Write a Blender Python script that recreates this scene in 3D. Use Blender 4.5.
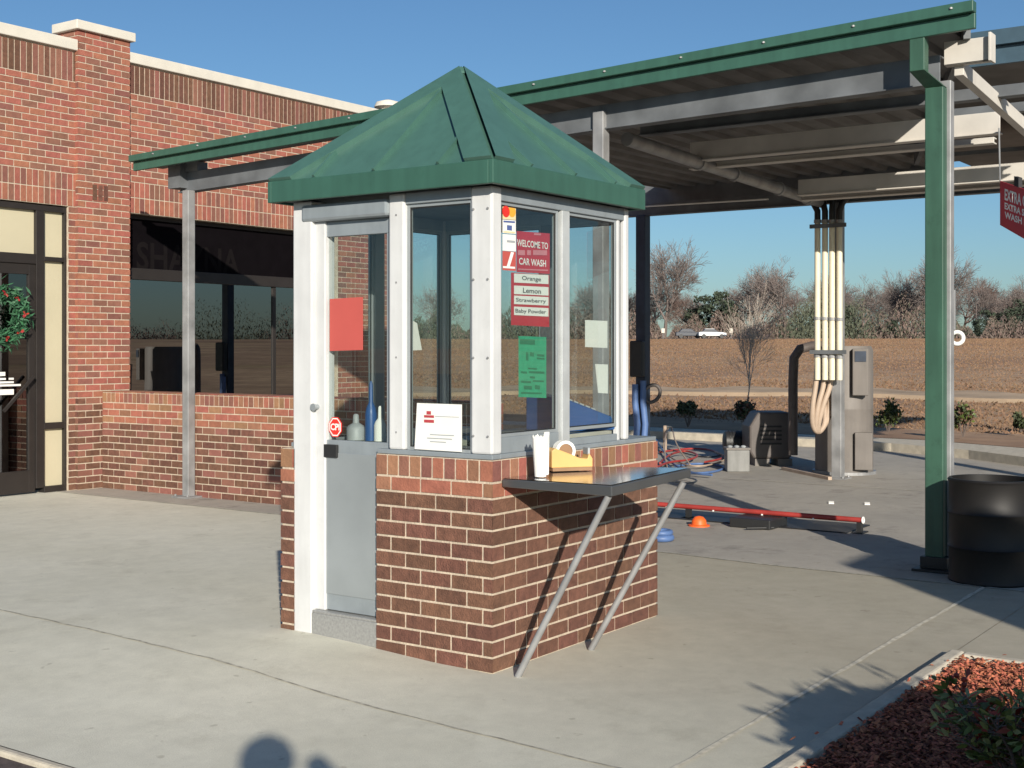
import bpy, math, random
from mathutils import Vector, Matrix
random.seed(7)
R_ = math.radians
for o in list(bpy.data.objects): bpy.data.objects.remove(o)
sc = bpy.context.scene
C = sc.collection
# ------------------------------------------------------------------ camera
# site frame: X runs along the building front, Y towards the building, origin = near corner of the kiosk
CAM = Vector((-5.297, -3.817, 1.65)); FW = Vector((.8201, .5722, 0)); RT = Vector((.5722, -.8201, 0)); FOC = 1290.0; HZ = 348.0
cd = bpy.data.cameras.new('camera'); cam = bpy.data.objects.new('camera', cd); C.objects.link(cam)
cam.location = CAM; cam.rotation_euler = (R_(90), 0, math.atan2(FW.y, FW.x) - R_(90))
cd.sensor_width = 36; cd.lens = FOC / 1024 * 36; cd.shift_y = -(384 - HZ) / 1024
cd.clip_start = .02; cd.clip_end = 4000; sc.camera = cam
sc.render.resolution_x = 1024; sc.render.resolution_y = 768
# ------------------------------------------------------------------ light
SUN_EL = 19.2; AZ = 10.8                       # shadows run forward and AZ degrees to the left of the view axis
h = FW * math.cos(R_(AZ)) - RT * math.sin(R_(AZ))
sund = Vector((h.x * math.cos(R_(SUN_EL)), h.y * math.cos(R_(SUN_EL)), -math.sin(R_(SUN_EL))))
w = bpy.data.worlds.new('World'); sc.world = w; w.use_nodes = True
nt = w.node_tree; bg = nt.nodes['Background']; sky = nt.nodes.new('ShaderNodeTexSky'); sky.sky_type = 'NISHITA'
sky.sun_disc = False; sky.sun_elevation = R_(SUN_EL); sky.sun_rotation = math.atan2(-sund.x, -sund.y)
sky.air_density = 1.0; sky.dust_density = 0.6; sky.ozone_density = 3.5
tint = nt.nodes.new('ShaderNodeMix'); tint.data_type = 'RGBA'; tint.blend_type = 'MULTIPLY'; tint.inputs[0].default_value = 1; tint.inputs[7].default_value = (.80, .99, 1.12, 1)
nt.links.new(sky.outputs[0], tint.inputs[6]); nt.links.new(tint.outputs[2], bg.inputs[0]); bg.inputs[1].default_value = .070
sl = bpy.data.lights.new('sun', 'SUN'); sl.energy = 5.0; sl.angle = R_(.6); sl.color = (1, .925, .81)
so = bpy.data.objects.new('sun', sl); C.objects.link(so); so.rotation_euler = sund.to_track_quat('-Z', 'Y').to_euler()
so.location = (-10, -10, 20)
vs = sc.view_settings; vs.view_transform = 'Standard'; vs.look = 'None'; vs.gamma = 1; vs.use_curve_mapping = False; vs.exposure = .28
sc.render.engine = 'CYCLES'

# ------------------------------------------------------------------ pixel helpers
def camc(p): d = Vector(p) - CAM; return d.dot(RT), d.dot(FW)
def W(px, py, z=0.0):
    Y = FOC * (1.65 - z) / (py - HZ); X = (px - 512) / FOC * Y
    p = CAM + RT * X + FW * Y; p.z = z; return p
def WD(px, py, Y):
    X = (px - 512) / FOC * Y; p = CAM + RT * X + FW * Y; p.z = 1.65 - (py - HZ) * Y / FOC; return p
def onX(px, x):      # y where the pixel column meets the plane X = x
    k = (px - 512) / FOC; a = x - CAM.x
    return CAM.y + a * (RT.x - k * FW.x) / (k * FW.y - RT.y)
def onY(px, y):
    k = (px - 512) / FOC; b = y - CAM.y
    return CAM.x + b * (RT.y - k * FW.y) / (k * FW.x - RT.x)
def zat(x, y, py): return 1.65 - (py - HZ) * camc((x, y, 0))[1] / FOC
def sm(a, b, x):
    t = max(0, min(1, (x - a) / (b - a))); return t * t * (3 - 2 * t)
def ground(x, y):
    g = .05 * sm(0, 1.4, y) * (1 - sm(2, 5.5, y)) * sm(-2.1, -.4, x) * (1 - sm(2, 5, x))
    return g

# ------------------------------------------------------------------ materials
M = {}
def mat(name, col, rough=.6, metal=0., var=.12, scale=6., bump=0., island=0., spec=.5, detail=4, bscale=None, streak=0.):
    m = bpy.data.materials.new(name); m.use_nodes = True; n = m.node_tree; N = n.nodes; L = n.links
    b = N['Principled BSDF']; b.inputs['Roughness'].default_value = rough; b.inputs['Metallic'].default_value = metal
    b.inputs['Specular IOR Level'].default_value = spec
    tc = N.new('ShaderNodeTexCoord')
    no = N.new('ShaderNodeTexNoise'); no.inputs['Scale'].default_value = scale; no.inputs['Detail'].default_value = detail
    L.new(tc.outputs['Object'], no.inputs['Vector'])
    cr = N.new('ShaderNodeValToRGB'); L.new(no.outputs['Fac'], cr.inputs[0])
    cr.color_ramp.elements[0].position = .3; cr.color_ramp.elements[1].position = .7
    cr.color_ramp.elements[0].color = [c * (1 - var) for c in col[:3]] + [1]
    cr.color_ramp.elements[1].color = [min(1, c * (1 + var)) for c in col[:3]] + [1]
    out = cr.outputs[0]
    if island:
        g = N.new('ShaderNodeNewGeometry'); hs = N.new('ShaderNodeHueSaturation')
        mr = N.new('ShaderNodeMapRange'); L.new(g.outputs['Random Per Island'], mr.inputs[0])
        mr.inputs[3].default_value = 1 - island; mr.inputs[4].default_value = 1 + island
        L.new(mr.outputs[0], hs.inputs['Value']); L.new(out, hs.inputs['Color']); out = hs.outputs[0]
        mr2 = N.new('ShaderNodeMapRange'); ml = N.new('ShaderNodeMath'); ml.operation = 'MULTIPLY'; ml.inputs[1].default_value = 7.31
        fr = N.new('ShaderNodeMath'); fr.operation = 'FRACT'; L.new(g.outputs['Random Per Island'], ml.inputs[0]); L.new(ml.outputs[0], fr.inputs[0])
        L.new(fr.outputs[0], mr2.inputs[0]); mr2.inputs[3].default_value = .49; mr2.inputs[4].default_value = .51
        L.new(mr2.outputs[0], hs.inputs['Hue'])
    if streak:     # rain streaks and rubbed dirt running down the metal
        mp = N.new('ShaderNodeMapping'); mp.inputs['Scale'].default_value = (14, 14, 1.2); L.new(tc.outputs['Object'], mp.inputs[0])
        ns = N.new('ShaderNodeTexNoise'); ns.inputs['Scale'].default_value = 1; ns.inputs['Detail'].default_value = 5; L.new(mp.outputs[0], ns.inputs['Vector'])
        rs = N.new('ShaderNodeMapRange'); rs.inputs[1].default_value = .38; rs.inputs[2].default_value = .60; rs.inputs[3].default_value = 1 - streak; rs.inputs[4].default_value = 1; L.new(ns.outputs['Fac'], rs.inputs[0])
        nb_ = N.new('ShaderNodeTexNoise'); nb_.inputs['Scale'].default_value = 9; nb_.inputs['Detail'].default_value = 8; nb_.inputs['Roughness'].default_value = .75; L.new(tc.outputs['Object'], nb_.inputs['Vector'])
        rb = N.new('ShaderNodeMapRange'); rb.inputs[1].default_value = .28; rb.inputs[2].default_value = .44; rb.inputs[3].default_value = 1 - streak*1.3; rb.inputs[4].default_value = 1; L.new(nb_.outputs['Fac'], rb.inputs[0])
        mm = N.new('ShaderNodeMath'); mm.operation = 'MULTIPLY'; L.new(rs.outputs[0], mm.inputs[0]); L.new(rb.outputs[0], mm.inputs[1])
        mk = N.new('ShaderNodeMix'); mk.data_type = 'RGBA'; mk.blend_type = 'MULTIPLY'; mk.inputs[0].default_value = 1; L.new(out, mk.inputs[6]); L.new(mm.outputs[0], mk.inputs[7]); out = mk.outputs[2]
    L.new(out, b.inputs['Base Color'])
    if bump:
        n2 = N.new('ShaderNodeTexNoise'); n2.inputs['Scale'].default_value = bscale or scale * 5; n2.inputs['Detail'].default_value = 6
        L.new(tc.outputs['Object'], n2.inputs['Vector'])
        bp = N.new('ShaderNodeBump'); bp.inputs['Strength'].default_value = bump; bp.inputs['Distance'].default_value = .01
        L.new(n2.outputs['Fac'], bp.inputs['Height']); L.new(bp.outputs[0], b.inputs['Normal'])
    M[name] = m; return m
mat('mortar', (.52, .43, .33), .95, bump=.6, scale=12, var=.15)
mat('brick_brown', (.150, .068, .044), .92, island=.17, bump=.8, scale=22, var=.22, streak=.10)
mat('brick_red', (.31, .110, .072), .9, island=.12, bump=.5, scale=14, var=.15)
mat('brick_tan', (.27, .135, .075), .9, island=.2, bump=.5, scale=14)
mat('brick_dark', (.22, .092, .066), .9, island=.14, bump=.5, scale=14)
mat('coping', (.62, .58, .50), .8, var=.06)
mat('white_metal', (.61, .615, .61), .45, var=.05, scale=5, bump=.04, streak=.07)
mat('grey_metal', (.29, .325, .345), .42, var=.08, scale=6, metal=.25, streak=.07)
mat('alu', (.34, .37, .38), .4, metal=.35, var=.08, scale=3)
mat('alu_light', (.50, .52, .52), .4, metal=.2, streak=.06)
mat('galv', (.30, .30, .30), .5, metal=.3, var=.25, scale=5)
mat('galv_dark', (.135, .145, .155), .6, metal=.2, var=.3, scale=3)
mat('navy_steel', (.05, .09, .12), .5); mat('deck', (.13, .125, .12), .7, var=.25, scale=3)
mat('beam_cream', (.56, .53, .48), .6, var=.12, scale=3)
mat('green', (.040, .112, .082), .45, var=.06, scale=3, streak=.12)
mat('green_roof', (.062, .146, .116), .40, var=.05, scale=1.6, streak=.09, bump=.10, bscale=3)
mat('green_post', (.040, .105, .070), .5, var=.1, scale=4, streak=.2)
mat('dark_frame', (.022, .018, .016), .5)
mat('cream_panel', (.52, .47, .33), .45, var=.04, scale=2)
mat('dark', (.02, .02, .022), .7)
mat('void', (.006, .005, .006), 1, spec=.0); mat('sign_letter', (.0095, .008, .0085), .95, spec=.03); mat('tread', (.33, .33, .32), .45, metal=.3, var=.16, scale=70)
mat('shelf_top', (.40, .43, .47), .13, metal=.95, var=.12, scale=5); mat('ribbon', (.30, .02, .02), .6, island=.4)
mat('straw', (.18, .110, .066), .95, island=.3)
mat('rubber', (.02, .02, .02), .5)
mat('interior', (.10, .11, .11), .8, var=.2)
mat('counter', (.30, .31, .26), .5)
mat('shelf', (.13, .135, .14), .3, metal=.6, var=.1, scale=4)
mat('paper', (.78, .77, .72), .8, var=.03)
mat('red_paper', (.47, .085, .07), .7, var=.04)
mat('red_sign', (.50, .03, .05), .5, var=.05)
mat('green_paper', (.035, .36, .20), .7, var=.1, scale=20)
mat('ink', (.06, .06, .07), .7)
mat('ink_red', (.45, .05, .06), .7)
mat('ink_green', (.02, .20, .11), .7)
mat('ink_white', (.8, .78, .74), .7)
mat('ink_pink', (.62, .22, .25), .7)
mat('orange_dot', (.80, .38, .04), .6); mat('red_dot', (.68, .03, .02), .6)
mat('ink_blue', (.08, .12, .30), .7); mat('cream_ink', (.75, .62, .35), .7)
mat('wood_tape', (.62, .38, .13), .5, var=.05); mat('cardboard', (.26, .15, .08), .8)
mat('blue_plastic', (.025, .09, .26), .4, var=.1)
mat('grey_plastic', (.35, .37, .38), .5)
mat('blue_hose', (.09, .16, .34), .5); mat('navy', (.022, .035, .06), .5, var=.3)
mat('drum', (.010, .009, .0085), .55, spec=.35, var=.4, scale=3)
mat('vac_grey', (.17, .152, .137), .6, var=.12, scale=3, streak=.10)
mat('box_grey', (.22, .22, .21), .6, streak=.2); mat('brown_box', (.10, .085, .078), .6, var=.15)
mat('duct_grey', (.12, .10, .09), .6, var=.2); mat('red_paint', (.34, .04, .032), .5, var=.2)
mat('orange', (.85, .13, .02), .5)
mat('tan_hose', (.42, .32, .24), .6); mat('cream_pipe', (.72, .66, .50), .45, var=.05)
mat('asphalt', (.085, .065, .06), .9, var=.3, scale=30, bump=.6)
mat('curb', (.50, .45, .36), .9, var=.15, scale=9, bump=.4)
mat('joint_light', (.56, .52, .42), .9, var=.25, scale=20); mat('joint_dark', (.40, .38, .32), .95, var=.4, scale=20)
mat('mulch_a', (.36, .115, .062), .95, island=.6); mat('mulch_base', (.13, .045, .028), .95, var=.5, scale=40)
mat('leaf', (.085, .12, .028), .5, island=.45); mat('leaf_light', (.26, .28, .10), .45, island=.3); mat('leaf_red', (.28, .035, .02), .5, island=.3)
mat('shrub_leaf', (.055, .07, .03), .7, island=.5); mat('shrub_brown', (.14, .075, .05), .8, island=.4)
mat('bark', (.14, .11, .095), .9, var=.2); mat('bark_pale', (.40, .34, .28), .9, var=.2)
mat('twig', (.19, .155, .14), .9, island=.2); mat('twig_red', (.185, .13, .11), .9, island=.25)
mat('evergreen', (.045, .062, .038), .9, island=.35); mat('brush', (.145, .112, .09), .9, island=.2)
mat('brush_g', (.085, .095, .062), .9, island=.2)
mat('wreath', (.03, .11, .05), .6, island=.5)
mat('car_white', (.75, .75, .75), .3); mat('car_dark', (.06, .065, .08), .3); mat('car_red', (.3, .05, .04), .3)
mat('skin', (.5, .3, .22), .6); mat('cloth', (.07, .09, .16), .9); mat('hair', (.03, .02, .015), .8)
mat('yellow', (.6, .45, .1), .6); mat('road', (.10, .095, .09), .9)

def glassmat(name, tint, refl=1.0, base=.04, alpha_dark=None, rough=0.):
    m = bpy.data.materials.new(name); m.use_nodes = True; n = m.node_tree; N = n.nodes; L = n.links; N.clear()
    out = N.new('ShaderNodeOutputMaterial'); tr = N.new('ShaderNodeBsdfTransparent'); tr.inputs[0].default_value = (*tint, 1)
    gl = N.new('ShaderNodeBsdfGlossy'); gl.inputs['Roughness'].default_value = rough; gl.inputs[0].default_value = (refl, refl, refl, 1)
    lw = N.new('ShaderNodeFresnel'); lw.inputs[0].default_value = 1.5
    ma = N.new('ShaderNodeMath'); ma.operation = 'MULTIPLY_ADD'; ma.inputs[1].default_value = 1.6; ma.inputs[2].default_value = base
    geo = N.new('ShaderNodeNewGeometry'); iv = N.new('ShaderNodeMath'); iv.operation = 'SUBTRACT'; iv.inputs[0].default_value = 1; L.new(geo.outputs['Backfacing'], iv.inputs[1]); fm = N.new('ShaderNodeMath'); fm.operation = 'MULTIPLY'; L.new(ma.outputs[0], fm.inputs[0]); L.new(iv.outputs[0], fm.inputs[1])
    L.new(lw.outputs[0], ma.inputs[0]); mx = N.new('ShaderNodeMixShader'); L.new(fm.outputs[0], mx.inputs[0])
    L.new(tr.outputs[0], mx.inputs[1]); L.new(gl.outputs[0], mx.inputs[2]); L.new(mx.outputs[0], out.inputs[0])
    M[name] = m
glassmat('glass', (.90, .93, .92), .9, .03)
glassmat('glass_dark', (.10, .10, .10), .9, .22)
glassmat('glass_door', (.12, .12, .12), .9, .12)

def concrete(name, a, b, stain, sc1=.6, dirt=None):
    m = bpy.data.materials.new(name); m.use_nodes = True; n = m.node_tree; N = n.nodes; L = n.links
    bs = N['Principled BSDF']; bs.inputs['Roughness'].default_value = .9
    tc = N.new('ShaderNodeTexCoord')
    def noise(s, d, r=.6):
        x = N.new('ShaderNodeTexNoise'); x.inputs['Scale'].default_value = s; x.inputs['Detail'].default_value = d; x.inputs['Roughness'].default_value = r
        L.new(tc.outputs['Object'], x.inputs['Vector']); return x
    n1 = noise(sc1, 5); n2 = noise(6, 6, .7); n3 = noise(160, 3); n4 = noise(1.7, 8, .75)
    def ramp(src, p0, p1, c0, c1):
        r = N.new('ShaderNodeValToRGB'); L.new(src, r.inputs[0]); r.color_ramp.elements[0].position = p0; r.color_ramp.elements[1].position = p1
        r.color_ramp.elements[0].color = (*c0, 1); r.color_ramp.elements[1].color = (*c1, 1); return r.outputs[0]
    def mul(x, y):
        k = N.new('ShaderNodeMix'); k.data_type = 'RGBA'; k.blend_type = 'MULTIPLY'; k.inputs[0].default_value = 1
        L.new(x, k.inputs[6]); L.new(y, k.inputs[7]); return k.outputs[2]
    c = ramp(n1.outputs['Fac'], .35, .65, a, b)
    c = mul(c, ramp(n2.outputs['Fac'], .3, .7, (.90, .90, .90), (1.06, 1.06, 1.06)))
    c = mul(c, ramp(n3.outputs['Fac'], .35, .65, (.93, .93, .93), (1.05, 1.05, 1.05)))
    c = mul(c, ramp(n4.outputs['Fac'], .28, .46, stain, (1, 1, 1)))
    nsp = noise(7.5, 2); c = mul(c, ramp(nsp.outputs['Fac'], .70, .735, (1, 1, 1), (.78, .77, .75)))
    if dirt:      # tyre and wash grime that thickens towards the bay
        sx = N.new('ShaderNodeSeparateXYZ'); L.new(tc.outputs['Object'], sx.inputs[0])
        m1 = N.new('ShaderNodeMath'); m1.operation = 'MULTIPLY_ADD'; m1.inputs[1].default_value = -.75; L.new(sx.outputs['Y'], m1.inputs[0]); L.new(sx.outputs['X'], m1.inputs[2])
        m2 = N.new('ShaderNodeMath'); m2.operation = 'MULTIPLY_ADD'; m2.inputs[1].default_value = 3.5; L.new(n1.outputs['Fac'], m2.inputs[0]); L.new(m1.outputs[0], m2.inputs[2])
        mr = N.new('ShaderNodeMapRange'); mr.inputs[1].default_value = 1.2; mr.inputs[2].default_value = 4.2; L.new(m2.outputs[0], mr.inputs[0])
        c = mul(c, ramp(mr.outputs[0], 0, 1, (1, 1, 1), dirt))
    L.new(c, bs.inputs['Base Color'])
    bp = N.new('ShaderNodeBump'); bp.inputs['Strength'].default_value = .35; bp.inputs['Distance'].default_value = .006
    L.new(n3.outputs['Fac'], bp.inputs['Height']); L.new(bp.outputs[0], bs.inputs['Normal']); M[name] = m
concrete('concrete', (.60, .58, .475), (.67, .65, .545), (.82, .81, .79), dirt=(.64, .60, .56))
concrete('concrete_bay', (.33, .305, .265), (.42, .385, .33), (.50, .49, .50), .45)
def fieldmat():
    m = bpy.data.materials.new('field'); m.use_nodes = True; n = m.node_tree; N = n.nodes; L = n.links; bs = N['Principled BSDF']; bs.inputs['Roughness'].default_value = 1
    tc = N.new('ShaderNodeTexCoord'); c = None
    for sc_, det, p0, p1, a, b2 in ((.035, 4, .38, .62, (.32, .19, .115, 1), (.52, .35, .21, 1)), (.16, 6, .35, .62, (.80, .76, .72, 1), (1.08, 1.08, 1.04, 1)), (1.3, 7, .35, .65, (.74, .72, .70, 1), (1.1, 1.1, 1.1, 1)), (.06, 5, .56, .64, (1, 1, 1, 1), (.88, .96, .80, 1))):
        x = N.new('ShaderNodeTexNoise'); x.inputs['Scale'].default_value = sc_; x.inputs['Detail'].default_value = det; x.inputs['Roughness'].default_value = .65; L.new(tc.outputs['Object'], x.inputs['Vector'])
        r = N.new('ShaderNodeValToRGB'); L.new(x.outputs['Fac'], r.inputs[0]); r.color_ramp.elements[0].position = p0; r.color_ramp.elements[1].position = p1; r.color_ramp.elements[0].color = a; r.color_ramp.elements[1].color = b2
        if c is None: c = r.outputs[0]
        else:
            k = N.new('ShaderNodeMix'); k.data_type = 'RGBA'; k.blend_type = 'MULTIPLY'; k.inputs[0].default_value = 1; L.new(c, k.inputs[6]); L.new(r.outputs[0], k.inputs[7]); c = k.outputs[2]
    L.new(c, bs.inputs['Base Color']); M['field'] = m
fieldmat()

# ------------------------------------------------------------------ mesh builder
class MB:
    def __init__(s): s.v = []; s.f = []; s.m = []
    def face(s, pts, m=0):
        i = len(s.v); s.v += [tuple(p) for p in pts]; s.f.append(tuple(range(i, i + len(pts)))); s.m.append(m)
    def add(s, vs, fs, m=0):
        i = len(s.v); s.v += [tuple(p) for p in vs]
        for f in fs: s.f.append(tuple(k + i for k in f)); s.m.append(m)
    def box(s, x0, y0, z0, x1, y1, z1, m=0):
        x0, x1 = sorted((x0, x1)); y0, y1 = sorted((y0, y1)); z0, z1 = sorted((z0, z1))
        s.add([(x0,y0,z0),(x1,y0,z0),(x1,y1,z0),(x0,y1,z0),(x0,y0,z1),(x1,y0,z1),(x1,y1,z1),(x0,y1,z1)],
              [(0,3,2,1),(4,5,6,7),(0,1,5,4),(1,2,6,5),(2,3,7,6),(3,0,4,7)], m)
    def obox(s, o, a, b, c, m=0):     # box from corner o with edge vectors a, b, c
        o, a, b, c = map(Vector, (o, a, b, c))
        if a.cross(b).dot(c) < 0: a, b = b, a
        s.add([o, o+a, o+a+b, o+b, o+c, o+a+c, o+a+b+c, o+b+c], [(0,3,2,1),(4,5,6,7),(0,1,5,4),(1,2,6,5),(2,3,7,6),(3,0,4,7)], m)
    def bar(s, p, q, wd, ht, m=0):    # rectangular bar, p-q along its centre
        p, q = Vector(p), Vector(q); d = (q - p).normalized(); up = Vector((0, 0, 1))
        if abs(d.z) > .98: up = Vector((1, 0, 0))
        sd = d.cross(up).normalized(); u2 = sd.cross(d)
        s.obox(p - sd*wd/2 - u2*ht/2, sd*wd, u2*ht, q - p, m)
    def tube(s, pts, r, n=8, m=0, cap=True):
        pts = [Vector(p) for p in pts]; rs = r if isinstance(r, (list, tuple)) else [r] * len(pts)
        base = len(s.v); prev = None
        for i, p in enumerate(pts):
            d = (pts[min(i+1, len(pts)-1)] - pts[max(i-1, 0)]).normalized()
            if prev is None:
                a = d.cross(Vector((0, 0, 1)));  a = d.cross(Vector((1, 0, 0))) if a.length < .05 else a
            else: a = prev - d * prev.dot(d)
            a.normalize(); prev = a; b = d.cross(a)
            for k in range(n):
                t = 2*math.pi*k/n; s.v.append(tuple(p + (a*math.cos(t) + b*math.sin(t)) * rs[i]))
        for i in range(len(pts)-1):
            for k in range(n):
                k2 = (k+1) % n
                s.f.append((base+i*n+k, base+i*n+k2, base+(i+1)*n+k2, base+(i+1)*n+k)); s.m.append(m)
        if cap:
            s.f.append(tuple(base+k for k in reversed(range(n)))); s.m.append(m)
            s.f.append(tuple(base+(len(pts)-1)*n+k for k in range(n))); s.m.append(m)
    def lathe(s, c, prof, n=24, m=0, cap=True):
        c = Vector(c); base = len(s.v)
        for r, z in prof:
            for k in range(n):
                t = 2*math.pi*k/n; s.v.append((c.x + r*math.cos(t), c.y + r*math.sin(t), c.z + z))
        for i in range(len(prof)-1):
            for k in range(n):
                k2 = (k+1) % n
                s.f.append((base+i*n+k, base+i*n+k2, base+(i+1)*n+k2, base+(i+1)*n+k)); s.m.append(m)
        if cap:
            s.f.append(tuple(base+k for k in reversed(range(n)))); s.m.append(m)
            s.f.append(tuple(base+(len(prof)-1)*n+k for k in range(n))); s.m.append(m)
    def torus(s, c, ax, R, r, n=28, k=8, m=0, sx=1):
        c = Vector(c); ax = Vector(ax).normalized(); a = ax.orthogonal().normalized(); b = ax.cross(a)
        pts = [c + (a*math.cos(t)*sx + b*math.sin(t))*R for t in [2*math.pi*i/n for i in range(n+1)]]
        s.tube(pts, r, k, m, cap=False)
    def prism(s, poly, ext, m=0):     # planar polygon extruded by ext
        poly = [Vector(p) for p in poly]; e = Vector(ext); n = len(poly); nr = Vector((0, 0, 0))
        for i in range(n): nr += poly[i].cross(poly[(i+1) % n])
        if nr.dot(e) > 0: poly.reverse()
        i = len(s.v); s.v += [tuple(p) for p in poly] + [tuple(p + e) for p in poly]
        s.f.append(tuple(range(i, i+n))); s.m.append(m); s.f.append(tuple(i+n+k for k in reversed(range(n)))); s.m.append(m)
        for k in range(n):
            k2 = (k+1) % n; s.f.append((i+k, i+n+k, i+n+k2, i+k2)); s.m.append(m)
    def build(s, name, mats, parent=None, bevel=0, smooth=False, local=False):
        if isinstance(mats, str): mats = [mats]
        me = bpy.data.meshes.new(name); off = Vector((0, 0, 0)); r = parent
        while r is not None and not local: off += r.location; r = r.parent
        me.from_pydata([(v[0]-off.x, v[1]-off.y, v[2]-off.z) for v in s.v], [], s.f)
        for m in mats: me.materials.append(M[m])
        me.polygons.foreach_set('material_index', s.m)
        if smooth: me.polygons.foreach_set('use_smooth', [True]*len(s.f))
        me.update(); o = bpy.data.objects.new(name, me); C.objects.link(o)
        if parent is not None: o.parent = parent
        if bevel:
            b = o.modifiers.new('bevel', 'BEVEL'); b.width = bevel; b.segments = 2; b.limit_method = 'ANGLE'; b.angle_limit = R_(40)
        if smooth:
            try: me.set_sharp_from_angle(angle=R_(50))
            except Exception: pass
        return o
def thing(name, label, cat, loc=(0, 0, 0), rz=0, group=None):
    o = bpy.data.objects.new(name, None); C.objects.link(o); o.location = loc; o.rotation_euler = (0, 0, rz); o.empty_display_size = .1
    return tag(o, label, cat, group)
def tag(o, label, cat, group=None, kind=None):
    o['label'] = label; o['category'] = cat
    if group: o['group'] = group
    if kind: o['kind'] = kind
    return o
def struct(o, kind='structure', label=None):
    o['kind'] = kind
    if label: o['label'] = label
    return o
def copy_tree(o, parent=None):
    c = o.copy(); C.objects.link(c); c.parent = parent
    for ch in list(o.children): copy_tree(ch, c)
    return c
def part(p, name, fn, mats, **k):
    b = MB(); fn(b); return b.build(name, mats, p, **k)
def boxpart(p, name, bx, m, bevel=.003):
    b = MB()
    for q in (bx if isinstance(bx[0], (tuple, list)) else [bx]): b.box(*q)
    return b.build(name, m, p, bevel=bevel)

# text as mesh lying on a plane: o origin (lower left), ux along, uy up
def text(parent, s, o, ux, uy, height, mname, width=None, name='lettering', thick=.002, bold=.0):
    cu = bpy.data.curves.new('txt', 'FONT'); cu.body = s; cu.size = 1; cu.extrude = 0; cu.resolution_u = 3; cu.offset = bold
    ob = bpy.data.objects.new('txt', cu); C.objects.link(ob); dg = bpy.context.evaluated_depsgraph_get(); dg.update()
    me = bpy.data.meshes.new_from_object(ob.evaluated_get(dg)); bpy.data.objects.remove(ob)
    xs = [v.co.x for v in me.vertices]; ys = [v.co.y for v in me.vertices]
    x0, x1, y0, y1 = min(xs), max(xs), min(ys), max(ys); sy = height / (y1 - y0); sx = sy if width is None else width / (x1 - x0)
    ux, uy, o = Vector(ux), Vector(uy), Vector(o); off = Vector((0, 0, 0)); r = parent
    while r is not None: off += r.location; r = r.parent
    for v in me.vertices: v.co = o - off + ux * (v.co.x - x0) * sx + uy * (v.co.y - y0) * sy
    me.materials.clear(); me.materials.append(M[mname]); me.name = name
    q = bpy.data.objects.new(name, me); C.objects.link(q); q.parent = parent; return q

def rv_(l):
    v = Vector([random.gauss(0, 1) for _ in range(3)]); return v.normalized()*l
# ------------------------------------------------------------------ brickwork
BD = .006
def bricks(b, o, du, nrm, L, rows, blen=.203, wrap=(True, True), holes=(), joint=.0135, mats=(1,)):
    """rows: list of (z0, height, kind, mats) ; faces set BD proud of the mortar plane; holes: (u0,u1,z0,z1)"""
    o, du, nrm = Vector(o), Vector(du), Vector(nrm)
    flip = du.cross(Vector((0, 0, 1))).dot(nrm) < 0
    def put(u0, u1, z0, z1, m, cl, cr):
        jz = random.uniform(-.001, .001); d = BD + random.uniform(-.0012, .0012)
        P = lambda u, z, e: o + du*u + nrm*e + Vector((0, 0, z - o.z))
        A = [P(u0, z0, d), P(u1, z0, d), P(u1, z1, d), P(u0, z1, d)]; B = [P(u0, z0, -.004), P(u1, z0, -.004), P(u1, z1, -.004), P(u0, z1, -.004)]
        fs = [(0, 1, 2, 3), (4, 5, 1, 0), (3, 2, 6, 7)]
        if cl: fs.append((4, 0, 3, 7))
        if cr: fs.append((1, 5, 6, 2))
        if flip: fs = [tuple(reversed(f)) for f in fs]
        b.add(A + B, fs, m)
    for ri, (z0, hh, kind, ms) in enumerate(rows):
        pitch = blen if kind == 'run' else .0765
        u = -(pitch/2 if (ri % 2 and kind == 'run') else 0)
        while u < L - 1e-4:
            a = max(u + joint/2, -BD if wrap[0] else 0); c = min(u + pitch - joint/2, L + BD if wrap[1] else L)
            if u <= 0: a = -BD if wrap[0] else 0.0
            if u + pitch >= L: c = L + BD if wrap[1] else L
            if L - c < .03 and c < L: c = L + (BD if wrap[1] else 0)
            if c - a > .012 and a < L:
                segs = [(a, c)]
                for (h0, h1, hz0, hz1) in holes:
                    if z0 + hh/2 > hz0 and z0 + hh/2 < hz1:
                        ns = []
                        for (p, q) in segs:
                            if q <= h0 or p >= h1: ns.append((p, q)); continue
                            if p < h0 - .02: ns.append((p, h0))
                            if q > h1 + .02: ns.append((h1, q))
                        segs = ns
                for (p, q) in segs:
                    put(p, q, z0 + joint/2, z0 + hh - joint/2, random.choice(ms), not (p < 0), not (q > L))
            u += pitch
def courses(z0, n, hh, ms): return [(z0 + i*hh, hh, 'run', ms) for i in range(n)]

# =================================================================== SETTING
def sheet(name, x0, y0, x1, y1, m, dz=0, step=.3, gf=ground):
    nx = max(1, int((x1-x0)/step)); ny = max(1, int((y1-y0)/step)); b = MB()
    vs = [(x0+(x1-x0)*i/nx, y0+(y1-y0)*j/ny, gf(x0+(x1-x0)*i/nx, y0+(y1-y0)*j/ny)+dz) for j in range(ny+1) for i in range(nx+1)]
    fs = [(j*(nx+1)+i, j*(nx+1)+i+1, (j+1)*(nx+1)+i+1, (j+1)*(nx+1)+i) for j in range(ny) for i in range(nx)]
    b.add(vs, fs); return struct(b.build(name, m, smooth=True))
PX1 = 15.6
sheet('pavement', -2.12, -1.78, 3.9, 9.4, 'concrete')
sheet('pavement', 1.73, -14, 3.9, -1.783, 'concrete')
b = MB(); b.add([(-2.12, 9.4, -.001), (-2.12, 60, -.001), (3.9, 60, -.001), (3.9, 9.4, -.001)], [(0, 3, 2, 1)]); struct(b.build('pavement', 'concrete'))
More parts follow.
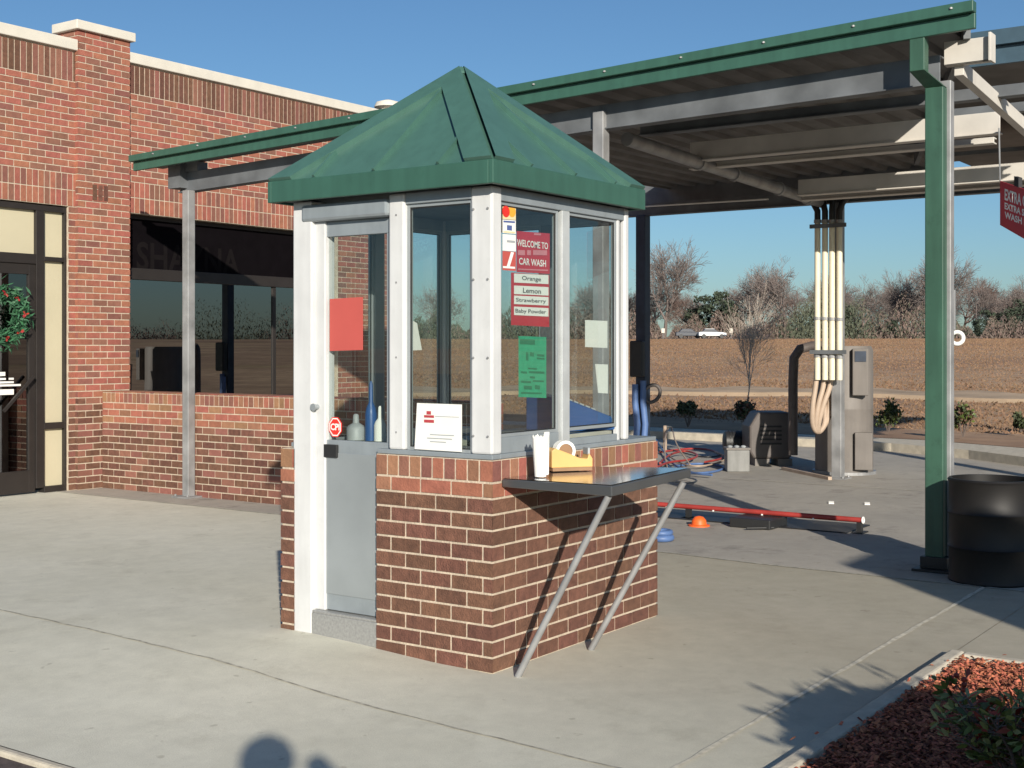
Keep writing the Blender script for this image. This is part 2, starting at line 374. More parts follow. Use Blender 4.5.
# wash bay slab: darker, worn concrete; its far edge curves with the kerb
edge = [(15.9, 40), (15.7, 12), (15.5, 7), (15.05, 3), (14.35, 1.6), (13.2, .2), (11.6, -1.9), (9.8, -5), (9, -14)]
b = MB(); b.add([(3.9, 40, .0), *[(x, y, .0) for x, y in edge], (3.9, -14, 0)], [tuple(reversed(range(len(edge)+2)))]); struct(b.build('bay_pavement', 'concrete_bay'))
# light strips and joints
def strip(name, pts, wd, m, dz=.004, wig=0, stepl=.12):
    b = MB(); P = []
    for (x0, y0), (x1, y1) in zip(pts, pts[1:]):
        n = max(1, int(math.hypot(x1-x0, y1-y0)/stepl))
        for i in range(n + (1 if (x1, y1) == pts[-1] else 0)): P.append((x0+(x1-x0)*i/n, y0+(y1-y0)*i/n))
    L = []
    for i, (x, y) in enumerate(P):
        a = P[max(0, i-1)]; c = P[min(len(P)-1, i+1)]; dx, dy = c[0]-a[0], c[1]-a[1]; l = math.hypot(dx, dy); nx, ny = -dy/l, dx/l
        o_ = random.uniform(-wig, wig); ww = wd * random.uniform(.55, 1.2) / 2 if wig else wd/2
        for sgn in (1, -1):
            X, Y = x + nx*(o_+sgn*ww), y + ny*(o_+sgn*ww); L.append((X, Y, ground(X, Y)+dz))
    fs = [(2*i, 2*i+1, 2*i+3, 2*i+2) for i in range(len(P)-1)]
    b.add(L, fs); return struct(b.build(name, m))
strip('pavement_joint', [(-2.1, -1.46), (3.88, -1.40)], .028, 'joint_light', wig=.004)
strip('pavement_joint', [(-.40, 9.0), (-.52, 4.2), (-.80, .2), (-.92, -1.40)], .014, 'joint_dark', wig=.006)
strip('pavement_joint', [(3.86, 9.0), (3.86, -13)], .03, 'joint_dark', wig=.003)
strip('pavement_joint', [(4.0, -2.8), (11.3, -2.8)], .02, 'joint_dark', dz=.006, wig=.004)
strip('pavement_joint', [(9.6, 12), (9.6, -6)], .025, 'joint_light', dz=.006, wig=.004)
# parking asphalt with kerb
b = MB(); b.add([(-60, -60, -.02), (-2.17, -60, -.02), (-2.17, 60, -.02), (-60, 60, -.02)], [(0, 1, 2, 3)]); struct(b.build('parking_asphalt', 'asphalt'))
b = MB(); b.box(-2.168, -40, -.3, -2.123, 60, .004); struct(b.build('kerb', 'curb', bevel=.012))
# landscape bed
b = MB(); b.box(-2.12, -1.86, -.2, 1.73, -1.784, .035); b.box(1.655, -14, -.2, 1.727, -1.862, .033); struct(b.build('bed_kerb', 'curb', bevel=.012))
b = MB(); N_ = 60
for i in range(N_):
    for j in range(N_):
        pass
vs = []; nx, ny = 60, 60
for j in range(ny+1):
    for i in range(nx+1):
        vs.append((-2.11 + 3.765*i/nx, -1.861 - 4.0*j/ny, -.01 + random.uniform(-.012, .012)))
b.add(vs, [(j*(nx+1)+i+1, j*(nx+1)+i, (j+1)*(nx+1)+i, (j+1)*(nx+1)+i+1) for j in range(ny) for i in range(nx)])
struct(b.build('bed_soil', 'mulch_base'))
b = MB()
for i in range(24000):
    x = random.uniform(-.6, 1.65) + (random.random() < .012)*random.uniform(0, .12); y = random.uniform(-4.0, -1.865) + (random.random() < .012)*random.uniform(0, .16); z = random.uniform(-.005, .032) if (x < 1.655 and y < -1.86) else .042
    a = random.uniform(0, 6.28); t = random.uniform(-.6, .6); l = random.uniform(.006, .019); w2 = random.uniform(.003, .009)
    d = Vector((math.cos(a)*math.cos(t), math.sin(a)*math.cos(t), math.sin(t))); s_ = Vector((-math.sin(a), math.cos(a), random.uniform(-.5, .5))) * w2
    c = Vector((x, y, z)); u = Vector((0, 0, w2*.7)); d *= l
    b.add([c-d-s_, c+d-s_, c+d+s_*.7, c-d+s_, c+u*1.2-d*.3, c+u+d*.5], [(0, 1, 5, 4), (1, 2, 5), (2, 3, 4, 5), (3, 0, 4)])
tag(b.build('mulch', 'mulch_a'), 'reddish bark mulch filling the planting bed', 'mulch', kind='stuff')
# field terrain
def hfield(x, y):
    d = math.hypot(x - CAM.x, y - CAM.y)
    return (.0168 * min(max(0, d-23), 185) + .0012*max(0, d-208)) * sm(13, 20, x + max(0, -y)*.6) + .02*math.sin(x*.21+y*.13)*sm(20, 40, d)
b = MB(); xs = []; x = -3000
gx = [-3000, -1200, -500, -200, -80, -30, 0] + [8 + 1.5*i for i in range(24)] + [46 + 6*i for i in range(30)] + [240, 300, 420, 600, 1000, 3000]
gy = [-3000, -1000, -500, -300] + [-200 + 10*i for i in range(16)] + [-46 + 2*i for i in range(52)] + [60 + 10*i for i in range(20)] + [300, 600, 1500, 3000]
def ter(x, y):
    inside = (x < 15 and y > -14) 
    return hfield(x, y) + .02 if x > 40 or y < -30 or y > 60 else (hfield(x, y) + (-.16 if x < 17 and y > -16 else .0))
vs = [(x, y, ter(x, y) if x > 12 else -.16) for y in gy for x in gx]; nx = len(gx)
b.add(vs, [(j*nx+i, j*nx+i+1, (j+1)*nx+i+1, (j+1)*nx+i) for j in range(len(gy)-1) for i in range(nx-1)])
struct(b.build('ground', 'field', smooth=True))
# grass verge sheet right beyond the kerb, and the kerb itself
def offs(pts, d):
    r = []
    for i, (x, y) in enumerate(pts):
        a = pts[max(0, i-1)]; c = pts[min(len(pts)-1, i+1)]; dx, dy = c[0]-a[0], c[1]-a[1]; l = math.hypot(dx, dy); r.append((x - dy/l*d, y + dx/l*d))
    return r
e0 = edge; e1 = offs(edge, .16); e2 = offs(edge, 1.1); e3 = offs(edge, 4.5)
def band(name, A, B, za, zb, m, skirt=0):
    b = MB(); n = len(A)
    z = lambda f, p: f(*p) if callable(f) else f
    vs = [(*p, z(za, p)) for p in A] + [(*p, z(zb, p)) for p in B]
    b.add(vs, [(i, i+1, n+i+1, n+i) for i in range(n-1)])
    if skirt:
        vs = [(*p, z(za, p)) for p in A] + [(*p, -.05) for p in A]
        b.add(vs, [(i, n+i, n+i+1, i+1) for i in range(n-1)])
    return struct(b.build(name, m))
band('far_kerb', e0, e2, .13, .125, 'curb', skirt=1)
band('mulch_verge', e2, e3, .13, lambda x, y: ter(x, y)+.03 if x > 17 else .16, 'field')
# pale dirt track across the field: a low crown whose edges run into the ground
b = MB(); rws = [[], [], [], []]
for i in range(61):
    th = R_(-20 + 60*i/60); d = 37.0 + 1.5*math.sin(th*7+1) + .5*math.sin(th*31); ww = 3.2 + 1.0*math.sin(i*1.3)
    for q, dd, dz in zip(rws, (d-.8, d, d+ww, d+ww+.8), (-.25, .10, .10, -.25)):
        p = CAM + (FW*math.cos(th) + RT*math.sin(th))*dd; q.append((p.x, p.y, hfield(p.x, p.y) + dz))
b.add(sum(rws, []), [(61*r+i+1, 61*r+i, 61*(r+1)+i, 61*(r+1)+i+1) for r in range(3) for i in range(60)]); mat('dirt', (.42, .30, .19), .98, var=.25, scale=.8, bump=.8, bscale=6); struct(b.build('dirt_track', 'dirt'))
# dry grass
b = MB()
for i in range(90000):
    th = R_(random.uniform(-6, 24)); D = 22 + 175*random.random()**1.7
    p = CAM + (FW*math.cos(th) + RT*math.sin(th))*D
    if p.x < 16.8 - min(0, p.y)*-.5: continue
    if 36.5 < D < 40.5 and random.random() < .8: continue
    hh = random.uniform(.02, .055)*(1 + D/60); z = hfield(p.x, p.y) + (.0 if p.x < 17 else -.01); w2 = random.uniform(.008, .03)*(1 + D/45)
    sd2 = (RT + FW*random.uniform(-.6, .6)).normalized()*w2; ln = RT*random.gauss(0, .04) + FW*random.gauss(0, .04)
    c = Vector((p.x, p.y, z)); b.face([c - sd2, c + sd2, c + ln + Vector((0, 0, hh))])
tag(b.build('dry_grass', 'straw'), 'short dry tan winter grass covering the field', 'grass', kind='stuff')
# far road
b = MB(); A = []; B_ = []
for i in range(61):
    th = R_(-30 + 80*i/60)
    for q, dd in ((A, 203), (B_, 210)):
        p = CAM + (FW*math.cos(th) + RT*math.sin(th))*dd; q.append((p.x, p.y, hfield(p.x, p.y) + .12))
b.add(A + B_, [(i+1, i, 61+i, 62+i) for i in range(60)]); struct(b.build('road', 'road'))

# =================================================================== BUILDING
FY = 8.93; FX0 = 4.10; FX1 = 4.83
bld = thing('brick_building', 'long red brick building with white coping, square pier and dark glazed openings', 'building', (4, FY, 0))
CZ = .0765
zc = 5.10
red = (1, 1, 1, 3, 1, 1, 3, 1)
def rowset(z_from, z_to, z_mid):
    r = []; z = z_from
    while z < z_to - .01:
        r.append((z, CZ, 'run', red if z > z_mid else (2, 2, 3))); z += CZ
    return r
LX0 = onY(-120, FY)
topsold = [(zc-.30, .20, 'sold', (3, 3, 2))]
# left part of the front (storefront opening), right part (window opening)
s0 = onY(68.5, FY)                       # right edge of storefront frame
BE = onY(392, FY); winL, winR = FX1 + .0, BE - 1.2
zh = zat(FX1, FY, 213); zh0 = zat(s0, FY, 207)
def facade(b, x0, x1, holes, wr):
    rows = rowset(0, zh, .95)
    n = len(rows); zt = n*CZ
    rows.append((zt, .19, 'sold', (1, 1, 3))); rows.append((zt+.19, .19, 'sold', (1, 1, 3)))
    z = zt + .38
    while z < zc - .36: rows.append((z, CZ, 'run', red)); z += CZ
    rows.append((z, zc - .01 - z, 'sold', (3, 2, 2)))
    bricks(b, (x0, FY, 0), (1, 0, 0), (0, -1, 0), x1-x0, rows, holes=holes, wrap=wr)
    return zt
ZT = len(rowset(0, zh, .95))*CZ
b = MB()
b.box(LX0, FY, ZT, FX0+.04, FY+.35, zc, 0); b.box(s0, FY, -.05, FX0+.04, FY+.35, ZT+.002, 0)
facade(b, LX0, FX0 + .045, [(-1, s0 - LX0, -.1, ZT)], (False, False))
b.build('wall', ['mortar', 'brick_red', 'brick_brown', 'brick_dark'], bld)
b = MB(); b.box(FX1-.04, FY, ZT, BE, FY+.35, zc, 0); b.box(winR, FY, -.05, BE, FY+.35, ZT+.002, 0); b.box(FX1-.04, FY, -.05, winR+.01, FY+.349, .95)
facade(b, FX1 - .04, BE, [(.04, winR-FX1+.04, .95, ZT)], (False, False))
b.build('wall', ['mortar', 'brick_red', 'brick_brown', 'brick_dark'], bld)
# pier
zp = zat(FX0, FY-.02, 30)
b = MB(); PF = FY - .05; b.box(FX0, PF, -.05, FX1, PF+.37, zp, 0)
rows = rowset(0, zp-.01, 1.02); bricks(b, (FX0, PF, 0), (1, 0, 0), (0, -1, 0), FX1-FX0, rows); bricks(b, (FX0, PF+.37, 0), (0, -1, 0), (-1, 0, 0), .37, rows)
# little soldier panel in the pier
for k in range(3):
    u = onY(93+k*5.5, PF-.008); b.box(u, PF-.010, ZT+.10, u+.055, PF, ZT+.28, 2)
b.build('pier', ['mortar', 'brick_red', 'brick_brown', 'brick_dark'], bld)
zq = zat(FX0-.06, PF-.06, 18.5)
boxpart(bld, 'pier_cap', (FX0-.055, PF-.055, zp, FX1+.055, PF+.425, zq), 'coping', .01)
boxpart(bld, 'coping', (LX0, FY-.05, zc, FX0+.02, FY+.40, zc+.13), 'coping', .01)
boxpart(bld, 'coping', (FX1+.002, FY-.05, zc, BE+.05, FY+.40, zc+.13), 'coping', .01)
boxpart(bld, 'flat_roof', (LX0, FY+.4, zc-.5, BE, FY+14, zc-.3), 'galv_dark', 0)
boxpart(bld, 'rear_wall', [(LX0, FY+13.8, 0, BE, FY+14, zc-.3), (BE-.3, FY+.36, 0, BE-.002, FY+13.8, zc)], 'brick_brown', 0)
# dark window in the right part
def frame_rect(b, x0, x1, z0, z1, y, t=.05, d=.08, m=0):
    b.box(x0, y, z0, x0+t, y+d, z1, m); b.box(x1-t, y, z0, x1, y+d, z1, m)
    b.box(x0+t, y, z0, x1-t, y+d, z0+t, m); b.box(x0+t, y, z1-t, x1-t, y+d, z1, m)
wd = boxpart(bld, 'window_frame', (winL, FY+.10, 1.005, winL+.001, FY+.101, 1.006), 'dark_frame', 0)
b = MB(); frame_rect(b, winL, winR, .951, ZT-.002, FY+.12)
ztr = zat(6.2, FY, 283)
b.box(winL+.05, FY+.10, ztr, winR-.05, FY+.2, ztr+.14)
xm = [7.4, 8.6, 9.3]
for x in xm: b.box(x, FY+.13, 1.0, x+.06, FY+.19, ztr)
bpy.data.objects.remove(wd); wd = b.build('window_frame', 'dark_frame', bld, bevel=.004)
b = MB(); b.box(winL+.05, FY+.15, 1.0, winR-.05, FY+.16, ztr); b.build('glass', 'glass_dark', wd)
b = MB(); b.box(winL+.05, FY+.15, ztr+.14, winR-.05, FY+.16, ZT-.05); b.build('sign_band', 'void', wd)
hz0 = zat(6, FY, 264)
text(wd, 'SHAZNA', (onY(137, FY+.14), FY+.147, zat(5.6, FY, 272)), (1, 0, 0), (0, 0, 1), .36, 'sign_letter', width=onY(240, FY+.14)-onY(137, FY+.14), name='lettering', bold=.02)
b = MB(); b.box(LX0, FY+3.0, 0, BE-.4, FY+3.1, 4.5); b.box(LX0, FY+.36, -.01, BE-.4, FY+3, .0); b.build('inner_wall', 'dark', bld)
# storefront
fx = [onY(p, FY) for p in (-60, 38, 46, 66, 70)]
SY = FY + .03
z_bot = .0; ztop = ZT - .01
ztr1 = zat(onY(20, SY), SY, 253); ztr2 = zat(onY(20, SY), SY, 263)
sf = part(bld, 'storefront_frame', lambda b: [
    b.box(LX0, SY, ztop-.07, s0-.003, SY+.12, ztop), b.box(fx[1], SY, 0.06, fx[2], SY+.12, ztop-.07), b.box(onY(64.5, SY), SY, .0, s0-.003, SY+.12, ztop-.07),
    b.box(LX0, SY, ztr2, fx[1], SY+.12, ztr1), b.box(fx[2], SY, ztr2+.04, onY(64.5, SY), SY+.12, ztr1-.02),
    b.box(fx[2], SY, zat(5, FY, 424), onY(64.5, SY), SY+.12, zat(5, FY, 418)), b.box(fx[2], SY, .0, onY(64.5, SY), SY+.12, .07)], 'dark_frame', bevel=.004)
b = MB(); b.box(LX0, SY+.05, ztr1, fx[1], SY+.07, ztop-.07); b.build('panel', 'cream_panel', sf)
for (z0, z1) in ((.07, zat(5, FY, 424)), (zat(5, FY, 418), ztr2+.04), (ztr1-.02, ztop-.07)):
    b = MB(); b.box(fx[2], SY+.05, z0, onY(64.5, SY), SY+.07, z1); b.build('panel', 'cream_panel', sf)
dr = part(bld, 'door', lambda b: [b.box(onY(30, SY), SY+.02, .02, fx[1], SY+.08, ztr2), b.box(LX0, SY+.02, .02, onY(30, SY), SY+.08, .27), b.box(LX0, SY+.02, ztr2-.12, onY(30, SY), SY+.08, ztr2)], 'dark_frame', bevel=.003)
b = MB(); b.box(LX0, SY+.045, .27, onY(30, SY), SY+.055, ztr2-.12); b.build('glass', 'glass_door', dr)
b = MB(); b.bar((onY(1, SY), SY-.05, .95), (onY(31, SY), SY-.05, 1.33), .03, .03); b.build('push_bar', 'dark_frame', dr)
b = MB()
for (pa, pb, ya, yb) in ((-6, 7.5, 372, 376), (2, 8, 378, 380), (11, 16, 378, 380), (2, 16, 381.5, 383.5), (-6, 23, 384.5, 386.5), (-6, 16, 389.5, 395)):
    b.box(onY(pa, SY), SY+.041, zat(onY(5, SY), SY, yb), onY(pb, SY), SY+.043, zat(onY(5, SY), SY, ya))
b.build('door_decal', 'ink_white', dr)
# wreath hanging on the door
wc = Vector((onY(3, SY-.06), SY-.06, zat(onY(3, SY), SY, 316)))
wr = thing('christmas_wreath', 'round green christmas wreath with red bows hanging on the dark glass door', 'wreath', wc)
b = MB()
for i in range(900):
    t = random.uniform(0, 6.28); r = .24 + random.gauss(0, .05); c = wc + Vector((math.cos(t)*r, random.uniform(-.05, .03), math.sin(t)*r*1.05))
    d = Vector([random.gauss(0, 1) for _ in range(3)]).normalized()*.06; s_ = Vector([random.gauss(0, 1) for _ in range(3)]).normalized()*.014
    b.face([c-d, c+s_, c+d, c-s_])
b.build('foliage', 'wreath', wr)
for t in (.1, .9, 1.6, 2.4, 3.3, 4.0, 4.7, 5.5):
    c = wc + Vector((math.cos(t)*.24, -.065, math.sin(t)*.25)); b = MB()
    for k in range(7):
        d = rv_(.05); s_ = rv_(.016); b.face([c, c+d*.5+s_, c+d, c+d*.5-s_])
    b.build('red_bow', 'ribbon', wr)
# roof vent behind the parapet
vx = onX(388, 0)
vp = WD(388, 101, 24); b = MB(); b.lathe((vp.x, vp.y, 4.78), [(.16, 0), (.16, vp.z-4.78-.16), (.26, vp.z-4.78-.12), (.22, vp.z-4.78-.03), (.05, vp.z-4.78+.02)], 16)
tag(b.build('roof_vent', 'coping', smooth=True), 'white round roof vent poking up behind the brick parapet', 'vent')

# brick screen wall
HW0, HW1 = 3.3, PF - .008
hw = thing('brick_half_wall', 'low brown brick screen wall with orange top courses running forward from the pier', 'wall', (4.44, 6, 0))
ch = .0785; HWX = 4.44
b = MB(); b.box(HWX, HW0, -.05, HWX+.3, HW1, 1.135, 0)
rows = courses(-.01, 10, ch, (2, 2, 2, 3)) + courses(-.01+10*ch, 3, ch, (1, 1, 4)) + [(-.01+13*ch, .118, 'sold', (1, 4, 3))]
bricks(b, (HWX, HW1, 0), (0, -1, 0), (-1, 0, 0), HW1-HW0, rows, wrap=(False, True)); bricks(b, (HWX, HW0, 0), (1, 0, 0), (0, -1, 0), .3, rows, wrap=(True, True))
u = 0
while u < HW1 - HW0 - .08:
    b.box(HWX-.006, HW1-u-.068, 1.13, HWX+.306, HW1-u-.002, 1.142, random.choice((1, 4, 3))); u += .0765
b.build('brickwork', ['mortar', 'brick_red', 'brick_brown', 'brick_dark', 'brick_tan'], hw)

# =================================================================== CANOPY
can = thing('wash_bay_canopy', 'long green edged metal canopy on steel posts sheltering the wash bay', 'canopy', (4.4, 2, 0))
FXC = 4.12                                  # fascia plane
yl, yr = onX(133, FXC), onX(975, FXC)
zl0, zl1 = zat(FXC, yl, 171), zat(FXC, yl, 161); zr0, zr1 = zat(FXC, yr, 28), zat(FXC, yr, 1)
zl1 = zl0 + .17
def fz(y, top): 
    t = (y - yl)/(yr - yl); return (zl1 + (zr1-zl1)*t) if top else (zl0 + (zr0-zl0)*t)
YE = -1.30; YE = yr - .02
def slab(b, x0, y0, z0a, z0b, x1, y1, h0, h1, m=0): # sloped bar along y between (y0: z0a..), (y1)
    pass
def fas(b, ya, yb, f0, f1, x0, x1, m=0):
    za0, za1 = fz(ya, 0)+(fz(ya, 1)-fz(ya, 0))*f0, fz(ya, 0)+(fz(ya, 1)-fz(ya, 0))*f1
    zb0, zb1 = fz(yb, 0)+(fz(yb, 1)-fz(yb, 0))*f0, fz(yb, 0)+(fz(yb, 1)-fz(yb, 0))*f1
    b.add([(x0, ya, za0), (x1, ya, za0), (x1, yb, zb0), (x0, yb, zb0), (x0, ya, za1), (x1, ya, za1), (x1, yb, zb1), (x0, yb, zb1)],
          [(0, 1, 2, 3), (7, 6, 5, 4), (4, 5, 1, 0), (6, 7, 3, 2), (5, 6, 2, 1), (7, 4, 0, 3)], m)
f_ = part(can, 'fascia', lambda b: (fas(b, yl, yr, 0, .58, FXC, FXC+.04), fas(b, yl+.02, yr, .585, 1, FXC-.05, FXC+.04)), 'green', bevel=.006)
b = MB()
n = 0; y = yl - .4
while y > yr:
    z = fz(y, 0)+(fz(y, 1)-fz(y, 0))*.82; b = MB(); b.lathe((FXC-.052, y, z-.01), [(.001, 0), (.012, .004), (.012, .016), (.001, .02)], 8); y -= .72
    b.build('screw', 'galv', f_)
# narrow roof (left) and deep roof (right), corrugated deck
yd = 4.82; XB = 11.0; zb = 3.92
def roofz(x, y):
    zf = fz(y, 0) + .10; t = (x - FXC)/(XB - FXC); return zf + (zb - zf)*t
b = MB(); xa, xb = FXC+.04, FXC+.42
b.add([(xa, yl, fz(yl, 0)+.07), (xb, yl, fz(yl, 0)+.07), (xb, yd, fz(yd, 0)+.07), (xa, yd, fz(yd, 0)+.07)], [(0, 1, 2, 3)])
b.add([(xa, yl, fz(yl, 0)+.11), (xb, yl, fz(yl, 0)+.11), (xb, yd, fz(yd, 0)+.11), (xa, yd, fz(yd, 0)+.11)], [(3, 2, 1, 0)])
b.build('walkway_roof', 'deck', can)
b = MB()
ys = [yd]
while ys[-1] > YE + .25: ys += [ys[-1]-.12, ys[-1]-.15, ys[-1]-.27, ys[-1]-.30]
YK = 1.0; XK = 10.2                       # the right edge runs back at a skew from (FXC, YE) to (XK, YK)
def xend(y): return XB if y >= YK else max(xa + .01, min(XK, FXC + (y - YE)/(YK - YE)*(XK - FXC)))
for lay, dz in ((0, 0.), (1, .05)):
    vs = []
    for i, y in enumerate(ys):
        up = .045 if (i % 4) in (2, 3) else 0
        for x in (xa, xend(y)): vs.append((x, y, roofz(x, y) + up + dz))
    fs = [(2*i, 2*i+1, 2*i+3, 2*i+2) for i in range(len(ys)-1)]
    if not lay: fs = [tuple(reversed(f)) for f in fs]
    b.add(vs, fs)
b.build('roof_deck', 'deck', can)
b = MB(); b.box(XK+.02, -3.6, zb+.002, 12.0, YK-.3, zb+.05); b.build('roof_deck', 'deck', can)
b = MB(); b.box(XB-.02, YK, zb-.2, XB+.03, 5.6, zb+.16); b.build('rear_fascia', 'galv_dark', can)
b = MB(); b.add([(xa, yd+.02, fz(yd, 0)), (XB, yd+.02, zb-.02), (XB, yd+.02, zb+.14), (xa, yd+.02, fz(yd, 1)-.02), (xa, yd-.03, fz(yd, 0)), (XB, yd-.03, zb-.02), (XB, yd-.03, zb+.14), (xa, yd-.03, fz(yd, 1)-.02)],
      [(0, 3, 2, 1), (4, 5, 6, 7), (0, 1, 5, 4), (3, 7, 6, 2), (0, 4, 7, 3), (1, 2, 6, 5)]); b.build('side_fascia', 'deck', can)
# front beam
BX = 4.42; c1y = onX(189, 4.36); c2y = onX(601, BX); c3y = onX(940, BX)
def fb(y): # bottom of front beam
    pts = [(c1y+.25, zat(BX, c1y, 192)), (c2y, zat(BX, c2y, 130)), (c3y-.1, zat(BX, c3y, 84))]
    for (ya, za), (yb, zb_) in zip(pts, pts[1:]):
        if y <= ya and y >= yb: return za + (zb_-za)*(y-ya)/(yb-ya)
    return pts[0][1]
def cbeam(b, p, q, hgt, fl=.07, th=.012, m=0): # C-section along p->q, web facing -x/camera
    p, q = Vector(p), Vector(q); d = (q-p); up = Vector((0, 0, 1)); sd = Vector((d.y, -d.x, 0)).normalized()
    if sd.x < 0: sd = -sd
    b.obox(p, sd*th, up*hgt, d, m); b.obox(p + sd*th, sd*fl, up*th, d, m); b.obox(p + sd*th + up*(hgt-th), sd*fl, up*th, d, m)
    b.obox(p - sd*.03 + up*0, sd*.03, up*th, d, m)
b = MB()
segs = [(c1y+.22, c2y), (c2y, c3y)]
for ya, yb in segs: cbeam(b, (BX, ya, fb(ya)), (BX, yb, fb(yb)), .22, .09)
b.build('front_beam', 'galv_dark', can, bevel=.003)  # dark bluish colour stands in for the shade on this beam
b = MB(); b.box(BX-.03, c1y-.1, fb(c1y)+.22, BX+.12, c1y+.1, fz(c1y, 0)+.06); b.box(BX-.1, c1y+.1, fb(c1y)+.04, BX+.1, c1y+.3, fz(c1y, 0)+.05); b.build('bracket', 'galv_dark', can); b = MB(); b.box(BX, 4.6, fb(4.6)+.2, BX+.12, 4.85, fz(4.6, 0)+.08); b.build('bracket', 'galv_dark', can)
def post(x, y, z0, z1, wd_, m, name='post', dd=None):
    b = MB(); dd = dd or wd_; b.box(x-dd/2, y-wd_/2, z0, x+dd/2, y+wd_/2, z1); o = b.build(name, m, can, bevel=.008)
    p = MB(); p.box(x-.13, y-.13, 0.001, x+.13, y+.13, .018)
    for sx in (-.1, .1):
        for sy in (-.1, .1): p.lathe((x+sx, y+sy, .018), [(.013, 0), (.013, .02)], 6)
    p.build('base_plate', 'galv', o); return o
post(4.355, c1y, .0, fb(c1y)+.001, .10, 'galv')
post(BX, c2y, .0, fb(c2y)+.16, .11, 'galv')
b = MB(); b.box(BX-.02, c3y-.085, .0, BX+.07, c3y-.02+.02, fb(c3y)+.02); b.build('post', 'galv', can, bevel=.006)
# green square post with its offset head
def green_post():
    x = BX-.06; yc_ = onX(936, x); w_ = (onX(925.5, x) - onX(944, x))
    b = MB(); zb_ = .10; ztop_ = zat(x, yc_, 88)
    b.box(x-.05, yc_-w_/2, zb_, x+.05, yc_+w_/2, ztop_)
    o = b.build('green_post', 'green_post', can, bevel=.008)
    xh = FXC+.06; yh = onX(919, xh); wh = onX(911, xh)-onX(926, xh); z0 = zat(xh, yh, 72); z1 = fz(yh, 0)+.03
    b = MB(); b.box(xh-.05, yh-wh/2, z0, xh+.05, yh+wh/2, z1); b.build('post_head', 'green_post', o, bevel=.006)
    b = MB(); b.add([(xh-.05, yh+wh/2, z0+.001), (xh+.05, yh+wh/2, z0+.001), (xh+.05, yh-wh/2, z0+.001), (xh-.05, yh-wh/2, z0+.001),
        (x-.05, yc_+w_/2, ztop_+.001), (x+.05, yc_+w_/2, ztop_+.001), (x+.05, yc_-w_/2, ztop_+.001), (x-.05, yc_-w_/2, ztop_+.001)],
        [(0, 1, 2, 3), (7, 6, 5, 4), (0, 4, 5, 1), (1, 5, 6, 2), (2, 6, 7, 3), (3, 7, 4, 0)]); b.build('elbow', 'green_post', o)
    p = MB(); p.box(x-.14, yc_-.14, .001, x+.14, yc_+.14, .02); p.box(x-.07, yc_-w_/2-.03, .02, x+.07, yc_+w_/2+.03, .105); p.build('base_plate', 'rubber', o, bevel=.004)
green_post()
# rear posts
P838 = W(838, 478); P838.z = 0; c4 = (10.42, onX(838, 10.42)); c5 = (10.42, onX(643, 10.42))
zrb = zat(10.42, c5[1], 216)
post(c4[0], c4[1], 0, zrb, .13, 'galv'); post(c5[0], c5[1], 0, zrb, .15, 'navy')
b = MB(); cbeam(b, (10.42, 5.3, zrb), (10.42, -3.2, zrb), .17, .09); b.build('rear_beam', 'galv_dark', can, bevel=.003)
b = MB(); b.tube([(10.33, 5.0, zrb+.12), (10.33, c4[1]+.9, zrb+.10)], .012, 6); b.build('sky_gap_rod', 'paper', can)  # white rod stands in for the light gap between roof and rear beam
# diagonal pipe tying front to rear
pA = WD(627, 139, 11.9); pB = WD(822, 203, 16.3)
b = MB(); b.tube([pA, pB], .065, 12); 
for t in (.30, .47, .72, .9): 
    c = pA.lerp(pB, t); dd = (pB-pA).normalized(); b.tube([c-dd*.03, c+dd*.03], .08, 12)
b.build('overhead_pipe', 'galv', can, smooth=True)
# cream purlins
xa_, = (camc((0, 0, 0))[0]*0 + 6.55,)
def purlin(pxl, pyl, pxr_y, x, hgt, yend, name='cream_beam'):
    y0 = onX(pxl, x); z = zat(x, y0, pyl); b = MB(); cbeam(b, (x, y0, z), (x, yend, z), hgt, .08, .014); return b.build(name, 'beam_cream', can, bevel=.004)
purlin(690, 162, 0, 6.6, .20, onX(1000, 6.6))
purlin(690, 170, 0, 6.95, .06, onX(994, 6.95))
purlin(798, 196, 0, 9.05, .19, -3.2)
purlin(802, 201, 0, 9.4, .05, -3.2)
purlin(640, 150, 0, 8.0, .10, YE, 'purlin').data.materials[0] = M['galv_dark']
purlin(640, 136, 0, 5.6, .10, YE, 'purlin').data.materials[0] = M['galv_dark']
# bracket beam and brace at the right
xk = 4.55
b = MB(); y0, y1 = onX(944, xk), onX(990, xk); z = zat(xk, y0, 66); b.box(xk, y1, z, xk+.02, y0, z+.18); b.box(xk-.05, y1-.02, z-.01, xk+.08, y1, z+.20); b.box(xk, y1, z, xk+.08, y0, z+.012)
b.build('bracket_beam', 'beam_cream', can, bevel=.003)
ysb = onX(957, xk); xe = onY(1030, ysb); b = MB(); b.bar((xk+.05, ysb, z-.02), (xe, ysb, zat(xe, ysb, 132)), .07, .11); b.build('brace', 'beam_cream', can, bevel=.004)
b = MB(); b.bar((4.5, YE+.18, 4.02), (XK-.1, YK+.04, 3.9), .05, .14); b.build('edge_beam', 'galv_dark', can)
# guessed higher roof, put in to block the sky right of the canopy
nb = thing('upper_roof', 'dark steel blue roof edge rising beyond the right end of the green canopy', 'roof', (12, -4, 0))
b = MB(); b.box(7.6, -4.2, 4.45, 14.4, 1.9, 4.53); b.build('roof_deck', 'deck', nb)
b = MB(); b.box(7.54, -4.2, 4.38, 7.595, 1.95, 4.55); b.build('roof_edge', 'navy_steel', nb); b = MB(); b.box(7.48, -4.2, 4.555, 7.595, 1.95, 4.70); b.build('roof_edge', 'navy_steel', nb)
for (px_, py_) in ((8, -4.0), (14.2, -4.0)): b = MB(); b.box(px_-.08, py_-.08, 0, px_+.08, py_+.08, 4.45); b.build('post', 'galv_dark', nb)
